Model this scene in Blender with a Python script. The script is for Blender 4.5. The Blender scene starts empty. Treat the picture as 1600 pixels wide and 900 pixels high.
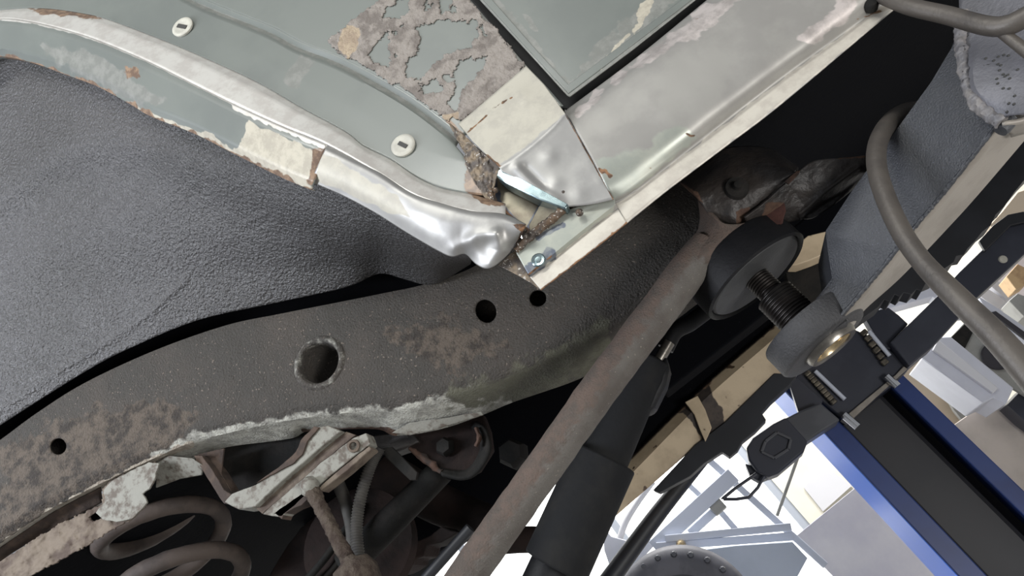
import bpy, bmesh, math, random
import numpy as np
from mathutils import Vector, Matrix, noise

random.seed(7)
scene = bpy.context.scene
COL = scene.collection

# ------------------------------------------------------------------ camera
F_PX = 1155.0
PITCH = math.radians(27.0)
ROLL = math.radians(38.0)
CAM = Vector((0.0, 0.0, 1.30))
FWD = Vector((0, math.cos(PITCH), math.sin(PITCH)))
R0 = Vector((1, 0, 0))
U0 = Vector((0, -math.sin(PITCH), math.cos(PITCH)))
IR = R0 * math.cos(ROLL) - U0 * math.sin(ROLL)
IU = R0 * math.sin(ROLL) + U0 * math.cos(ROLL)
cam_d = bpy.data.cameras.new('camera')
cam_d.sensor_fit = 'HORIZONTAL'
cam_d.sensor_width = 36.0
cam_d.lens = 36.0 * F_PX / 1600.0
cam_d.clip_start = 0.02
cam = bpy.data.objects.new('camera', cam_d)
mw = Matrix((IR, IU, -FWD)).transposed().to_4x4()
mw.translation = CAM
cam.matrix_world = mw
COL.objects.link(cam)
scene.camera = cam

# ------------------------------------------------------------------ world, lamps, exposure
world = bpy.data.worlds.new('world')
scene.world = world
world.use_nodes = True
wb = world.node_tree.nodes['Background']
wb.inputs[0].default_value = (0.92, 0.95, 1.0, 1)
wb.inputs[1].default_value = 0.30


def area(name, loc, target, sx, sy, energy, col):
    d = bpy.data.lights.new(name, 'AREA')
    d.shape = 'RECTANGLE'
    d.size = sx
    d.size_y = sy
    d.energy = energy
    d.color = col
    o = bpy.data.objects.new(name, d)
    o.location = loc
    o.rotation_euler = (Vector(target) - Vector(loc)).to_track_quat('-Z', 'Y').to_euler()
    COL.objects.link(o)
    return o


# fluorescent fittings of the workshop, on the camera's side of the car
area('ceiling_tube', (-0.3, -1.6, 3.9), (0.0, 0.9, 1.8), 2.4, 0.3, 66, (1.0, 1.0, 0.96))
area('ceiling_tube', (-1.9, -0.2, 2.55), (-0.35, 1.0, 2.0), 1.2, 0.2, 52, (0.88, 0.92, 1.0))
area('work_lamp', (1.0, -0.5, 0.25), (0.2, 1.1, 1.8), 0.8, 0.5, 36, (1.0, 0.98, 0.95))
area('ceiling_tube', (2.2, 5.4, 5.6), (2.2, 5.4, 0.0), 4.0, 1.2, 650, (1.0, 0.99, 0.97))

vs = scene.view_settings
vs.view_transform = 'Standard'
vs.look = 'None'
vs.gamma = 1.0
vs.use_curve_mapping = False
vs.exposure = 0.0


# ------------------------------------------------------------------ geometry helpers
def at(px, py, Y):
    d = FWD * F_PX + IR * (px - 800.0) - IU * (py - 450.0)
    return CAM + d * (Y / d.y)


def at_z(px, py, z):
    d = FWD * F_PX + IR * (px - 800.0) - IU * (py - 450.0)
    return CAM + d * ((z - CAM.z) / d.z)


def mpp(p):
    """metres per photo pixel at a world point"""
    return (p - CAM).dot(FWD) / F_PX


def cr(pts, n, smooth=True):
    P = np.array(pts, float)
    if len(P) == 1:
        return np.repeat(P, n, 0)
    if smooth and len(P) > 2:
        Q = np.vstack([2 * P[0] - P[1], P, 2 * P[-1] - P[-2]])
        out = []
        t = np.linspace(0, 1, 24, endpoint=False)[:, None]
        for i in range(1, len(Q) - 2):
            a, b, c, d = Q[i - 1], Q[i], Q[i + 1], Q[i + 2]
            out.append(0.5 * ((2 * b) + (c - a) * t + (2 * a - 5 * b + 4 * c - d) * t ** 2 + (-a + 3 * b - 3 * c + d) * t ** 3))
        P = np.vstack(out + [P[-1:]])
    s = np.concatenate([[0], np.cumsum(np.linalg.norm(np.diff(P[:, :2], axis=0), axis=1) + 1e-9)])
    u = np.linspace(0, s[-1], n)
    return np.stack([np.interp(u, s, P[:, k]) for k in range(P.shape[1])], 1)


def link(name, mesh, mat, parent=None):
    o = bpy.data.objects.new(name, mesh)
    COL.objects.link(o)
    if mat is not None and len(mesh.materials) == 0:
        mesh.materials.append(MATS[mat] if isinstance(mat, str) else mat)
    if parent is not None:
        o.parent = parent
        r = parent
        while r.parent:
            r = r.parent
        if parent is r and r.type == 'EMPTY':
            o.matrix_parent_inverse = Matrix.Translation(-r.location)
    return o


def thing(name, label, cat, loc, group=None):
    o = bpy.data.objects.new(name, None)
    o.location = loc
    o.empty_display_size = 0.1
    COL.objects.link(o)
    tag(o, label, cat, group)
    return o


def tag(o, label, cat=None, group=None, kind=None):
    o['label'] = label
    if cat:
        o['category'] = cat
    if group:
        o['group'] = group
    if kind:
        o['kind'] = kind
    return o


def struct(o):
    o['kind'] = 'structure'
    return o


def smooth(me, ang=35):
    me.shade_smooth()
    me.set_sharp_from_angle(angle=math.radians(ang))


def fn(x, y, sc, seed=0.0, octv=4):
    return noise.fractal(Vector((x * sc, y * sc, seed)), 1.0, 2.0, octv)


def fn_arr(P, sc, seed=0.0, octv=4):
    return np.array([noise.fractal(Vector((p[0] * sc, p[1] * sc, seed)), 1.0, 2.0, octv) for p in P])


def sdf_poly(P, poly):
    """signed pixel distance, positive inside"""
    poly = np.array(poly, float)
    d = np.full(len(P), 1e9)
    inside = np.zeros(len(P), bool)
    n = len(poly)
    for i in range(n):
        a, b = poly[i], poly[(i + 1) % n]
        ab = b - a
        t = np.clip(((P - a) @ ab) / (ab @ ab + 1e-9), 0, 1)
        d = np.minimum(d, np.linalg.norm(P - (a + t[:, None] * ab), axis=1))
        c = (a[1] > P[:, 1]) != (b[1] > P[:, 1])
        xx = (b[0] - a[0]) * (P[:, 1] - a[1]) / (b[1] - a[1] + 1e-12) + a[0]
        inside ^= c & (P[:, 0] < xx)
    return np.where(inside, d, -d)


def sd_line(P, line):
    d = np.full(len(P), 1e9)
    line = np.array(line, float)
    for a, b in zip(line[:-1], line[1:]):
        ab = b - a
        t = np.clip(((P - a) @ ab) / (ab @ ab + 1e-9), 0, 1)
        d = np.minimum(d, np.linalg.norm(P - (a + t[:, None] * ab), axis=1))
    return d


def sstep(x, a, b):
    t = np.clip((x - a) / (b - a), 0, 1)
    return t * t * (3 - 2 * t)


def m_poly(poly, soft=4, warp=4, wsc=0.05, seed=1.0):
    def f(P):
        s = sdf_poly(P, poly)
        if warp:
            s = s + warp * fn_arr(P, wsc, seed)
        return sstep(s, -soft, soft)
    return f


def m_line(line, w, soft=3, warp=2, wsc=0.08, seed=2.0):
    def f(P):
        s = w - sd_line(P, line)
        if warp:
            s = s + warp * fn_arr(P, wsc, seed)
        return sstep(s, -soft, soft)
    return f


def m_max(*fs):
    def f(P):
        r = fs[0](P)
        for g in fs[1:]:
            r = np.maximum(r, g(P))
        return r
    return f


def loft(name, rows, mat, parent=None, nu=60, nv=6, thick=0.0015, sm=True, smv=False, attrs=None, dY=None,
         holes=None, rim=None, ang=35, cut=None, flip=False, mats=None, matf=None):
    """surface through traced rows of (px, py, depth); nv = cells between rows (int or list)"""
    R = [cr(r, nu, sm) for r in rows]
    k = len(R)
    if isinstance(nv, int):
        nv = [nv] * (k - 1)
    G = []
    if smv and k > 2:
        A = np.stack(R)
        Q = np.concatenate([(2 * A[0] - A[1])[None], A, (2 * A[-1] - A[-2])[None]])
        for i in range(k - 1):
            a, b, c, d = Q[i], Q[i + 1], Q[i + 2], Q[i + 3]
            for j in range(nv[i]):
                t = j / nv[i]
                G.append(0.5 * ((2 * b) + (c - a) * t + (2 * a - 5 * b + 4 * c - d) * t ** 2 + (-a + 3 * b - 3 * c + d) * t ** 3))
        G.append(R[-1])
    else:
        for i in range(k - 1):
            for j in range(nv[i]):
                t = j / nv[i]
                G.append(R[i] * (1 - t) + R[i + 1] * t)
        G.append(R[-1])
    G = np.stack(G)
    NV, NU = G.shape[:2]
    V = G.reshape(-1, 3).copy()
    faces = []
    for j in range(NV - 1):
        for i in range(NU - 1):
            a = j * NU + i
            faces.append((a, a + 1, a + NU + 1, a + NU))
    faces = np.array(faces)
    keep = np.ones(len(faces), bool)
    fc = V[faces].mean(1)[:, :2]
    if holes:
        for (cx, cy, ra, rb, an) in holes:
            ca, sa = math.cos(an), math.sin(an)

            def loc(P):
                dx, dy = P[:, 0] - cx, P[:, 1] - cy
                return np.stack([(dx * ca + dy * sa) / ra, (-dx * sa + dy * ca) / rb], 1)
            ins = (np.linalg.norm(loc(fc), axis=1) < 1.0) & (V[faces][:, :, 2].max(1) < V[:, 2].min() + 0.03)
            touch = np.zeros(len(V), int)
            np.add.at(touch, faces[ins].ravel(), 1)
            tot = np.zeros(len(V), int)
            np.add.at(tot, faces.ravel(), 1)
            bd = (touch > 0) & (touch < tot)
            L = loc(V[bd])
            L = L / (np.linalg.norm(L, axis=1)[:, None] + 1e-9)
            V[bd, 0] = cx + L[:, 0] * ra * ca - L[:, 1] * rb * sa
            V[bd, 1] = cy + L[:, 0] * ra * sa + L[:, 1] * rb * ca
            keep &= ~ins
    if cut is not None:
        keep &= ~cut(fc)
    faces = faces[keep]
    PX = V[:, :2].copy()
    if dY is not None:
        V[:, 2] += dY(PX)
    W = [at(*v) for v in V]
    me = bpy.data.meshes.new(name)
    used = np.unique(faces)
    remap = -np.ones(len(V), int)
    remap[used] = np.arange(len(used))
    me.from_pydata([W[i] for i in used], [], [tuple(int(q) for q in remap[f]) for f in faces])
    me.update()
    c = sum((p.normal.dot(CAM - p.center) * p.area for p in me.polygons))
    if (c < 0) != flip:
        me.flip_normals()
    if attrs:
        for an_, f in attrs.items():
            at_ = me.attributes.new(an_, 'FLOAT', 'POINT')
            at_.data.foreach_set('value', np.clip(f(PX[used]), 0, 1).astype(np.float32))
    smooth(me, ang)
    o = link(name, me, mat, parent)
    if thick:
        m = o.modifiers.new('thickness', 'SOLIDIFY')
        m.thickness = thick
        m.offset = -1
    return o


def frames(pts):
    T = []
    n = len(pts)
    for i in range(n):
        a = pts[max(i - 1, 0)]
        b = pts[min(i + 1, n - 1)]
        T.append((b - a).normalized())
    up = Vector((0, 0, 1)) if abs(T[0].z) < 0.9 else Vector((1, 0, 0))
    N = (up - T[0] * up.dot(T[0])).normalized()
    out = []
    for t in T:
        N = (N - t * N.dot(t)).normalized()
        out.append((t, N, t.cross(N)))
    return out


def tube_mesh(name, pts, rads, seg=20, caps=True, wob=0.0, wsc=60, bore=0.0):
    fr = frames(pts)
    bm = bmesh.new()
    rings = []
    for p, r, (t, n, b) in zip(pts, rads, fr):
        ring = []
        for k in range(seg):
            a = 2 * math.pi * k / seg
            d = n * math.cos(a) + b * math.sin(a)
            q = p + d * r
            if wob:
                q = q + d * (wob * noise.fractal(q * wsc, 1.0, 2.0, 3))
            ring.append(bm.verts.new(q))
        rings.append(ring)
    for r1, r2 in zip(rings[:-1], rings[1:]):
        for k in range(seg):
            bm.faces.new((r1[k], r1[(k + 1) % seg], r2[(k + 1) % seg], r2[k]))
    if caps:
        bm.faces.new(rings[0][::-1])
        bm.faces.new(rings[-1])
    me = bpy.data.meshes.new(name)
    bm.normal_update()
    bmesh.ops.recalc_face_normals(bm, faces=bm.faces)
    bm.to_mesh(me)
    bm.free()
    smooth(me, 40)
    return me


def spline_w(P, n):
    """smooth path through world points"""
    A = cr([tuple(p) for p in P], n) if False else None
    Q = [2 * P[0] - P[1]] + list(P) + [2 * P[-1] - P[-2]]
    out = []
    m = max(2, n // (len(P) - 1))
    for i in range(1, len(Q) - 2):
        a, b, c, d = Q[i - 1], Q[i], Q[i + 1], Q[i + 2]
        for j in range(m):
            t = j / m
            out.append(0.5 * ((2 * b) + (c - a) * t + (2 * a - 5 * b + 4 * c - d) * t * t + (-a + 3 * b - 3 * c + d) * t ** 3))
    out.append(P[-1])
    return out


def tube(name, path, rpx, mat, parent=None, n=40, seg=20, wob=0.0, wsc=60, sm=True):
    """round bar along traced points (px, py, depth); rpx radius in photo pixels (number or list per point)"""
    P = [at(*p) for p in path]
    if isinstance(rpx, (int, float)):
        rpx = [rpx] * len(P)
    rm = [r * mpp(p) for r, p in zip(rpx, P)]
    if len(P) > 2 and sm:
        pts = spline_w(P, n)
    else:
        pts = []
        m = max(1, n // (len(P) - 1))
        for a, b in zip(P[:-1], P[1:]):
            for j in range(m):
                pts.append(a.lerp(b, j / m))
        pts.append(P[-1])
    u = np.linspace(0, len(P) - 1, len(pts))
    rads = np.interp(u, np.arange(len(P)), rm)
    return link(name, tube_mesh(name, pts, rads, seg, True, wob, wsc), mat, parent)


def rod(name, p0, p1, r, mat, parent=None, seg=20, r2=None, n=1, bev=0.0):
    """cylinder between two world points"""
    p0, p1 = Vector(p0), Vector(p1)
    pts = [p0.lerp(p1, i / n) for i in range(n + 1)]
    rr = [r + ((r2 if r2 is not None else r) - r) * i / n for i in range(n + 1)]
    o = link(name, tube_mesh(name, pts, rr, seg), mat, parent)
    if bev:
        bevel(o, bev)
    return o


def bevel(o, w, seg=2):
    m = o.modifiers.new('bevel', 'BEVEL')
    m.width = w
    m.segments = seg
    m.limit_method = 'ANGLE'
    m.angle_limit = math.radians(40)
    return o


def prism(name, poly, Y, ext, mat, parent=None, bev=0.0015, ang=30, holes=None, rough=0.0, div=0):
    """solid: outline traced at depth Y (number or list), pushed by a world vector"""
    if isinstance(Y, (int, float)):
        Y = [Y] * len(poly)
    if div:
        # subdivide outline and roughen it
        np_, ny = [], []
        for i in range(len(poly)):
            a, b = poly[i], poly[(i + 1) % len(poly)]
            ya, yb = Y[i], Y[(i + 1) % len(poly)]
            k = max(1, int(math.hypot(a[0] - b[0], a[1] - b[1]) / div))
            for j in range(k):
                t = j / k
                x, y = a[0] + (b[0] - a[0]) * t, a[1] + (b[1] - a[1]) * t
                np_.append((x + rough * fn(x, y, 0.15, 3), y + rough * fn(x, y, 0.15, 9)))
                ny.append(ya + (yb - ya) * t)
        poly, Y = np_, ny
    front = [at(p[0], p[1], y) for p, y in zip(poly, Y)]
    ext = Vector(ext)
    bm = bmesh.new()
    a = [bm.verts.new(p) for p in front]
    b = [bm.verts.new(p + ext) for p in front]
    bm.faces.new(a)
    bm.faces.new(b[::-1])
    n = len(a)
    for i in range(n):
        bm.faces.new((a[i], b[i], b[(i + 1) % n], a[(i + 1) % n]))
    bmesh.ops.recalc_face_normals(bm, faces=bm.faces)
    bmesh.ops.triangulate(bm, faces=[f for f in bm.faces if len(f.verts) > 4])
    me = bpy.data.meshes.new(name)
    bm.to_mesh(me)
    bm.free()
    smooth(me, ang)
    o = link(name, me, mat, parent)
    if bev:
        bevel(o, bev)
    return o


def box(name, lo, hi, mat, parent=None, bev=0.003):
    bm = bmesh.new()
    bmesh.ops.create_cube(bm, size=1)
    lo, hi = Vector(lo), Vector(hi)
    for v in bm.verts:
        v.co = Vector(((lo.x + hi.x) / 2 + v.co.x * (hi.x - lo.x), (lo.y + hi.y) / 2 + v.co.y * (hi.y - lo.y),
                       (lo.z + hi.z) / 2 + v.co.z * (hi.z - lo.z)))
    me = bpy.data.meshes.new(name)
    bm.to_mesh(me)
    bm.free()
    o = link(name, me, mat, parent)
    if bev:
        bevel(o, bev)
    return o


def bar(name, a, b, w, h, mat, parent=None, bev=0.002, up=(0, 1, 0)):
    """rectangular bar between two world points, w across, h along up"""
    a, b = Vector(a), Vector(b)
    t = (b - a).normalized()
    u = Vector(up)
    u = (u - t * u.dot(t)).normalized()
    s = t.cross(u)
    bm = bmesh.new()
    vs_ = []
    for p in (a, b):
        for (i, j) in ((-1, -1), (1, -1), (1, 1), (-1, 1)):
            vs_.append(bm.verts.new(p + s * (w / 2 * i) + u * (h / 2 * j)))
    for f in ((0, 1, 2, 3), (7, 6, 5, 4), (0, 4, 5, 1), (1, 5, 6, 2), (2, 6, 7, 3), (3, 7, 4, 0)):
        bm.faces.new([vs_[i] for i in f])
    bmesh.ops.recalc_face_normals(bm, faces=bm.faces)
    me = bpy.data.meshes.new(name)
    bm.to_mesh(me)
    bm.free()
    o = link(name, me, mat, parent)
    if bev:
        bevel(o, bev)
    return o


def lathe(name, base, axis, prof, mat, parent=None, seg=40, ang=35):
    """turned solid: prof = [(radius, height)] about axis from base"""
    axis = Vector(axis).normalized()
    h = Vector((0, 1, 0)) if abs(axis.y) < 0.9 else Vector((1, 0, 0))
    n = (h - axis * h.dot(axis)).normalized()
    b = axis.cross(n)
    bm = bmesh.new()
    rings = []
    for (r, z) in prof:
        if r < 1e-6:
            rings.append([bm.verts.new(Vector(base) + axis * z)])
        else:
            rings.append([bm.verts.new(Vector(base) + axis * z + (n * math.cos(2 * math.pi * k / seg) + b * math.sin(2 * math.pi * k / seg)) * r) for k in range(seg)])
    for r1, r2 in zip(rings[:-1], rings[1:]):
        for k in range(seg):
            k2 = (k + 1) % seg
            if len(r1) == 1 and len(r2) == 1:
                continue
            if len(r1) == 1:
                bm.faces.new((r1[0], r2[k2], r2[k]))
            elif len(r2) == 1:
                bm.faces.new((r1[k], r1[k2], r2[0]))
            else:
                bm.faces.new((r1[k], r1[k2], r2[k2], r2[k]))
    bmesh.ops.recalc_face_normals(bm, faces=bm.faces)
    me = bpy.data.meshes.new(name)
    bm.to_mesh(me)
    bm.free()
    smooth(me, ang)
    return link(name, me, mat, parent)


# ------------------------------------------------------------------ materials
def lin(c):
    return tuple(((v / 255) / 12.92 if v / 255 <= 0.04045 else ((v / 255 + 0.055) / 1.055) ** 2.4) for v in c) + (1.0,)


MATS = {}


def M(name, col, rough=0.5, metal=0.0, var=None, vsc=6.0, vlo=0.42, vhi=0.62, vrough=None, bump=0.0, bsc=150.0, bdet=4,
      bump2=0.0, b2sc=20.0, speck=None, layers=(), brush=None, emit=None, coat=0.0, spec=0.5, vmetal=None):
    m = bpy.data.materials.new(name)
    m.use_nodes = True
    nt = m.node_tree
    N, L = nt.nodes, nt.links
    bs = N['Principled BSDF']
    tc = N.new('ShaderNodeTexCoord')
    co = tc.outputs['Object']

    def noise_n(sc, det=5, rough_=0.6, vec=None, off=0):
        n = N.new('ShaderNodeTexNoise')
        n.inputs['Scale'].default_value = sc
        n.inputs['Detail'].default_value = det
        n.inputs['Roughness'].default_value = rough_
        if off:
            mp = N.new('ShaderNodeMapping')
            mp.inputs['Location'].default_value = (off, off * 1.7, -off)
            L.new(vec or co, mp.inputs[0])
            vec = mp.outputs[0]
        L.new(vec or co, n.inputs['Vector'])
        return n.outputs['Fac']

    def mr(v, a, b, c=0.0, d=1.0):
        n = N.new('ShaderNodeMapRange')
        n.interpolation_type = 'SMOOTHSTEP'
        for i, x in zip((1, 2, 3, 4), (a, b, c, d)):
            n.inputs[i].default_value = x
        L.new(v, n.inputs[0])
        return n.outputs[0]

    def mixc(f, a, b):
        n = N.new('ShaderNodeMix')
        n.data_type = 'RGBA'
        L.new(f, n.inputs[0])
        for s, x in ((6, a), (7, b)):
            if isinstance(x, tuple):
                n.inputs[s].default_value = x
            else:
                L.new(x, n.inputs[s])
        return n.outputs[2]

    def mixf(f, a, b):
        n = N.new('ShaderNodeMix')
        n.data_type = 'FLOAT'
        L.new(f, n.inputs[0])
        for s, x in ((2, a), (3, b)):
            if isinstance(x, (int, float)):
                n.inputs[s].default_value = x
            else:
                L.new(x, n.inputs[s])
        return n.outputs[0]

    def math_(op, a, b):
        n = N.new('ShaderNodeMath')
        n.operation = op
        for s, x in ((0, a), (1, b)):
            if isinstance(x, (int, float)):
                n.inputs[s].default_value = x
            else:
                L.new(x, n.inputs[s])
        return n.outputs[0]

    c = lin(col)
    r = rough
    me = metal
    if var:
        f = mr(noise_n(vsc), vlo, vhi)
        c = mixc(f, c, lin(var))
        if vrough is not None:
            r = mixf(f, r, vrough)
        if vmetal is not None:
            me = mixf(f, me, vmetal)
    if speck:
        scol, ssc, thr = speck
        f = mr(noise_n(ssc, 2, 0.5, off=3.1), thr, thr + 0.06)
        c = mixc(f, c, lin(scol))
    for i, ly in enumerate(layers):
        an_, lcol, lr, lm, amp, nsc = ly[:6]
        a = N.new('ShaderNodeAttribute')
        a.attribute_name = an_
        nz = math_('MULTIPLY', math_('SUBTRACT', noise_n(nsc, 6, 0.65, off=1.3 * (i + 1)), 0.5), amp)
        f = mr(math_('ADD', a.outputs['Fac'], nz), 0.35, 0.65)
        if isinstance(lcol, tuple) and len(lcol) == 2:
            lc = mixc(mr(noise_n(nsc * 0.7, 6, 0.7, off=7.7), 0.4, 0.62), lin(lcol[0]), lin(lcol[1]))
        else:
            lc = lin(lcol)
        c = mixc(f, c, lc)
        r = mixf(f, r, lr)
        me = mixf(f, me, lm)
    for s, x in (('Base Color', c), ('Roughness', r), ('Metallic', me)):
        if isinstance(x, (int, float, tuple)):
            bs.inputs[s].default_value = x
        else:
            L.new(x, bs.inputs[s])
    bs.inputs['Specular IOR Level'].default_value = spec
    if coat:
        bs.inputs['Coat Weight'].default_value = coat
        bs.inputs['Coat Roughness'].default_value = 0.15
    h = None
    if bump:
        b = N.new('ShaderNodeBump')
        b.inputs['Strength'].default_value = 1.0
        b.inputs['Distance'].default_value = bump
        L.new(noise_n(bsc, bdet, 0.6), b.inputs['Height'])
        h = b.outputs[0]
    if bump2:
        b = N.new('ShaderNodeBump')
        b.inputs['Strength'].default_value = 1.0
        b.inputs['Distance'].default_value = bump2
        L.new(noise_n(b2sc, 5, 0.55, off=5.5), b.inputs['Height'])
        if h:
            L.new(h, b.inputs['Normal'])
        h = b.outputs[0]
    if brush:
        sc3, dist = brush
        mp = N.new('ShaderNodeMapping')
        mp.inputs['Rotation'].default_value = (0, math.radians(20), 0)
        mp.inputs['Scale'].default_value = sc3
        L.new(co, mp.inputs[0])
        b = N.new('ShaderNodeBump')
        b.inputs['Distance'].default_value = dist
        L.new(noise_n(1.0, 3, 0.6, vec=mp.outputs[0]), b.inputs['Height'])
        if h:
            L.new(h, b.inputs['Normal'])
        h = b.outputs[0]
    if h:
        L.new(h, bs.inputs['Normal'])
    if emit:
        bs.inputs['Emission Color'].default_value = lin(emit[0])
        bs.inputs['Emission Strength'].default_value = emit[1]
    MATS[name] = m
    return m


RUST = ((98, 78, 64), (140, 116, 94))
M('green_paint', (110, 115, 110), 0.4, 0.0, var=(103, 108, 104), vsc=5, bump2=0.0005, b2sc=6, coat=0.25,
  layers=(('scuff', ((112, 114, 109), (128, 129, 124)), 0.5, 0.0, 0.9, 60), ('bare', ((204, 202, 196), (190, 186, 180)), 0.4, 0.3, 0.5, 50),
          ('cream', ((180, 174, 158), (160, 154, 140)), 0.5, 0.1, 0.5, 70), ('rust', RUST, 0.8, 0.0, 0.8, 90)))
M('filler', (146, 139, 132), 0.85, 0.0, var=(116, 109, 103), vsc=40, bump=0.003, bsc=180, bump2=0.004, b2sc=60,
  layers=(('tan', ((172, 156, 134), (150, 134, 116)), 0.85, 0.0, 0.8, 60),))
M('sill_metal', (154, 152, 147), 0.5, 0.35, var=(142, 140, 136), vsc=9, vrough=0.55, bump2=0.0004, b2sc=12, brush=((6, 6, 300), 0.00004),
  layers=(('scuff', ((190, 182, 178), (152, 146, 142)), 0.5, 0.3, 0.9, 26), ('green', ((152, 156, 148), (164, 166, 156)), 0.42, 0.4, 0.5, 20),
          ('flange', ((190, 185, 174), (176, 170, 160)), 0.5, 0.2, 0.4, 40), ('heat', ((168, 128, 84), (120, 96, 110)), 0.32, 0.7, 0.6, 40), ('blue', ((96, 102, 114), (128, 132, 134)), 0.35, 0.6, 1.3, 70),  # flange: bare lower edge, its lit look painted in as a paler tone
          ('rust', ((84, 62, 48), (140, 104, 74)), 0.7, 0.1, 0.9, 110)))
M('bright_metal', (164, 163, 160), 0.46, 0.6, var=(150, 149, 147), vsc=14, vrough=0.52, bump2=0.0003, b2sc=16, brush=((40, 40, 700), 0.00003),
  layers=(('cream', ((180, 176, 163), (168, 164, 153)), 0.55, 0.12, 0.5, 40), ('heat', ((180, 150, 116), (160, 146, 136)), 0.34, 0.7, 0.6, 40),
          ('rust', ((72, 58, 50), (130, 96, 66)), 0.75, 0.1, 0.9, 110)))
M('weld', (80, 73, 68), 0.45, 0.5, var=(108, 90, 74), vsc=60, vrough=0.7, bump=0.0015, bsc=260, speck=((190, 186, 180), 300, 0.62))
M('burnt_steel', (80, 74, 70), 0.5, 0.4, var=(126, 112, 94), vsc=45, bump=0.0012, bsc=160, speck=((170, 166, 160), 220, 0.64))
M('box_steel', (134, 128, 112), 0.38, 0.6, var=(112, 104, 92), vsc=25,
  layers=(('blue', ((86, 92, 104), (60, 62, 74)), 0.35, 0.6, 0.5, 60), ('rust', ((70, 52, 44), (120, 88, 62)), 0.7, 0.1, 0.8, 110)))
M('teal_steel', (140, 156, 158), 0.25, 0.85, var=(110, 126, 130), vsc=40)
M('underseal', (66, 65, 66), 0.45, 0.0, var=(57, 56, 56), vsc=3, bump=0.006, bsc=190, bdet=2, bump2=0.002, b2sc=50, spec=0.75,
  speck=((96, 95, 96), 300, 0.70))
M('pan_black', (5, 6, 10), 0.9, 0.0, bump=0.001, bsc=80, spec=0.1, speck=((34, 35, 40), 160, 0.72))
M('gap_black', (10, 11, 14), 0.7)
M('chassis', (58, 55, 51), 0.75, 0.0, var=(66, 61, 56), vsc=7, bump=0.0045, bsc=260, bdet=3, speck=((116, 106, 96), 230, 0.66), bump2=0.002, b2sc=60,
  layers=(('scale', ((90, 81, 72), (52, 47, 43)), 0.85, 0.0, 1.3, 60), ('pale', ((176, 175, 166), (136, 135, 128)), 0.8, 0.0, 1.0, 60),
          ('moss', ((92, 91, 78), (80, 78, 68)), 0.85, 0.0, 1.2, 40), ('cream', ((172, 164, 150), (140, 130, 118)), 0.8, 0.0, 1.0, 70),
          ('rust', ((70, 52, 44), (98, 76, 62)), 0.9, 0.0, 0.6, 60)))
M('rust_dark', (58, 48, 43), 0.85, 0.0, var=(78, 64, 55), vsc=30, bump=0.0015, bsc=120)
M('waxy_white', (132, 131, 123), 0.75, 0.0, var=(90, 82, 74), vsc=60, vlo=0.46, vhi=0.66, bump=0.0016, bsc=90)
M('tan_flake', (112, 101, 89), 0.85, 0.0, var=(82, 70, 62), vsc=26, bump=0.0018, bsc=90, bump2=0.002, b2sc=40)
M('arm_tube', (98, 94, 89), 0.72, 0.0, var=(84, 78, 73), vsc=11, bump=0.003, bsc=330, speck=((136, 128, 118), 300, 0.68), spec=0.5,
  layers=(('rust', ((96, 82, 74), (82, 74, 68)), 0.8, 0.0, 1.2, 50),))
M('grime', (36, 34, 34), 0.5, 0.0, var=(48, 43, 40), vsc=14, bump=0.0014, bsc=120, bump2=0.003, b2sc=28,
  layers=(('rust', ((74, 54, 44), (92, 70, 56)), 0.85, 0.0, 1.0, 70),))
M('grime_dull', (26, 26, 25), 0.8, 0.0, var=(35, 33, 31), vsc=20, bump=0.0015, bsc=120, spec=0.2)
M('red_rust', (70, 40, 33), 0.85, 0.0, var=(60, 34, 30), vsc=60, bump=0.0015, bsc=160)
M('orange_rust', (74, 54, 44), 0.9, 0.0, var=(48, 40, 36), vsc=60, bump=0.001, bsc=160)
M('rubber', (17, 18, 21), 0.6, 0.0, var=(22, 22, 25), vsc=20, bump=0.0008, bsc=120, spec=0.3)
M('rubber_face', (66, 67, 68), 0.6, 0.0, var=(56, 56, 58), vsc=14, bump=0.0005, bsc=140)
M('screw', (44, 40, 38), 0.42, 0.6, var=(34, 32, 31), vsc=30)
M('cast_grey', (60, 60, 62), 0.55, 0.15, var=(53, 53, 55), vsc=16, bump=0.002, bsc=260, speck=((60, 60, 62), 170, 0.68))
M('arm_paint', (54, 56, 61), 0.42, 0.1, var=(50, 51, 54), vsc=6, bump=0.0012, bsc=420, spec=0.6, speck=((88, 92, 104), 420, 0.68))
M('arm_pale', (104, 104, 110), 0.5, 0.1, var=(94, 94, 99), vsc=12, bump=0.0012, bsc=160, speck=((58, 58, 60), 160, 0.70))
M('arm_under', (142, 136, 128), 0.5, 0.1, var=(128, 122, 114), vsc=12, bump=0.0004, bsc=200)  # paler than the arm paint to carry floor light on the underside
M('weld_paint', (106, 105, 108), 0.55, 0.1, var=(126, 122, 120), vsc=30, bump=0.003, bsc=70, speck=((52, 50, 52), 110, 0.66))
M('bar_steel', (84, 79, 74), 0.48, 0.25, var=(70, 66, 63), vsc=12, bump=0.0006, bsc=120)
M('brass', (206, 186, 150), 0.25, 0.9)
M('ring_steel', (150, 146, 138), 0.32, 0.8, var=(120, 116, 110), vsc=30)
M('chrome', (220, 220, 222), 0.15, 1.0)
M('clip_plastic', (190, 188, 176), 0.5, 0.0, var=(172, 170, 160), vsc=40)
M('slot_dark', (52, 52, 50), 0.6)
M('beige_paint', (196, 178, 150), 0.6, 0.0, var=(176, 158, 132), vsc=8, bump=0.0005, bsc=90, speck=((84, 66, 52), 30, 0.69),
  layers=(('dirt', ((58, 52, 50), (76, 68, 62)), 0.8, 0.0, 0.5, 22), ('rust', RUST, 0.8, 0.0, 0.7, 40)))
M('trim_black', (24, 26, 31), 0.5, 0.0, var=(32, 34, 40), vsc=5)
M('post_blue_lit', (58, 128, 255), 0.4, 0.0)  # brighter copy of the column paint, daylight on its left side painted in
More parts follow.
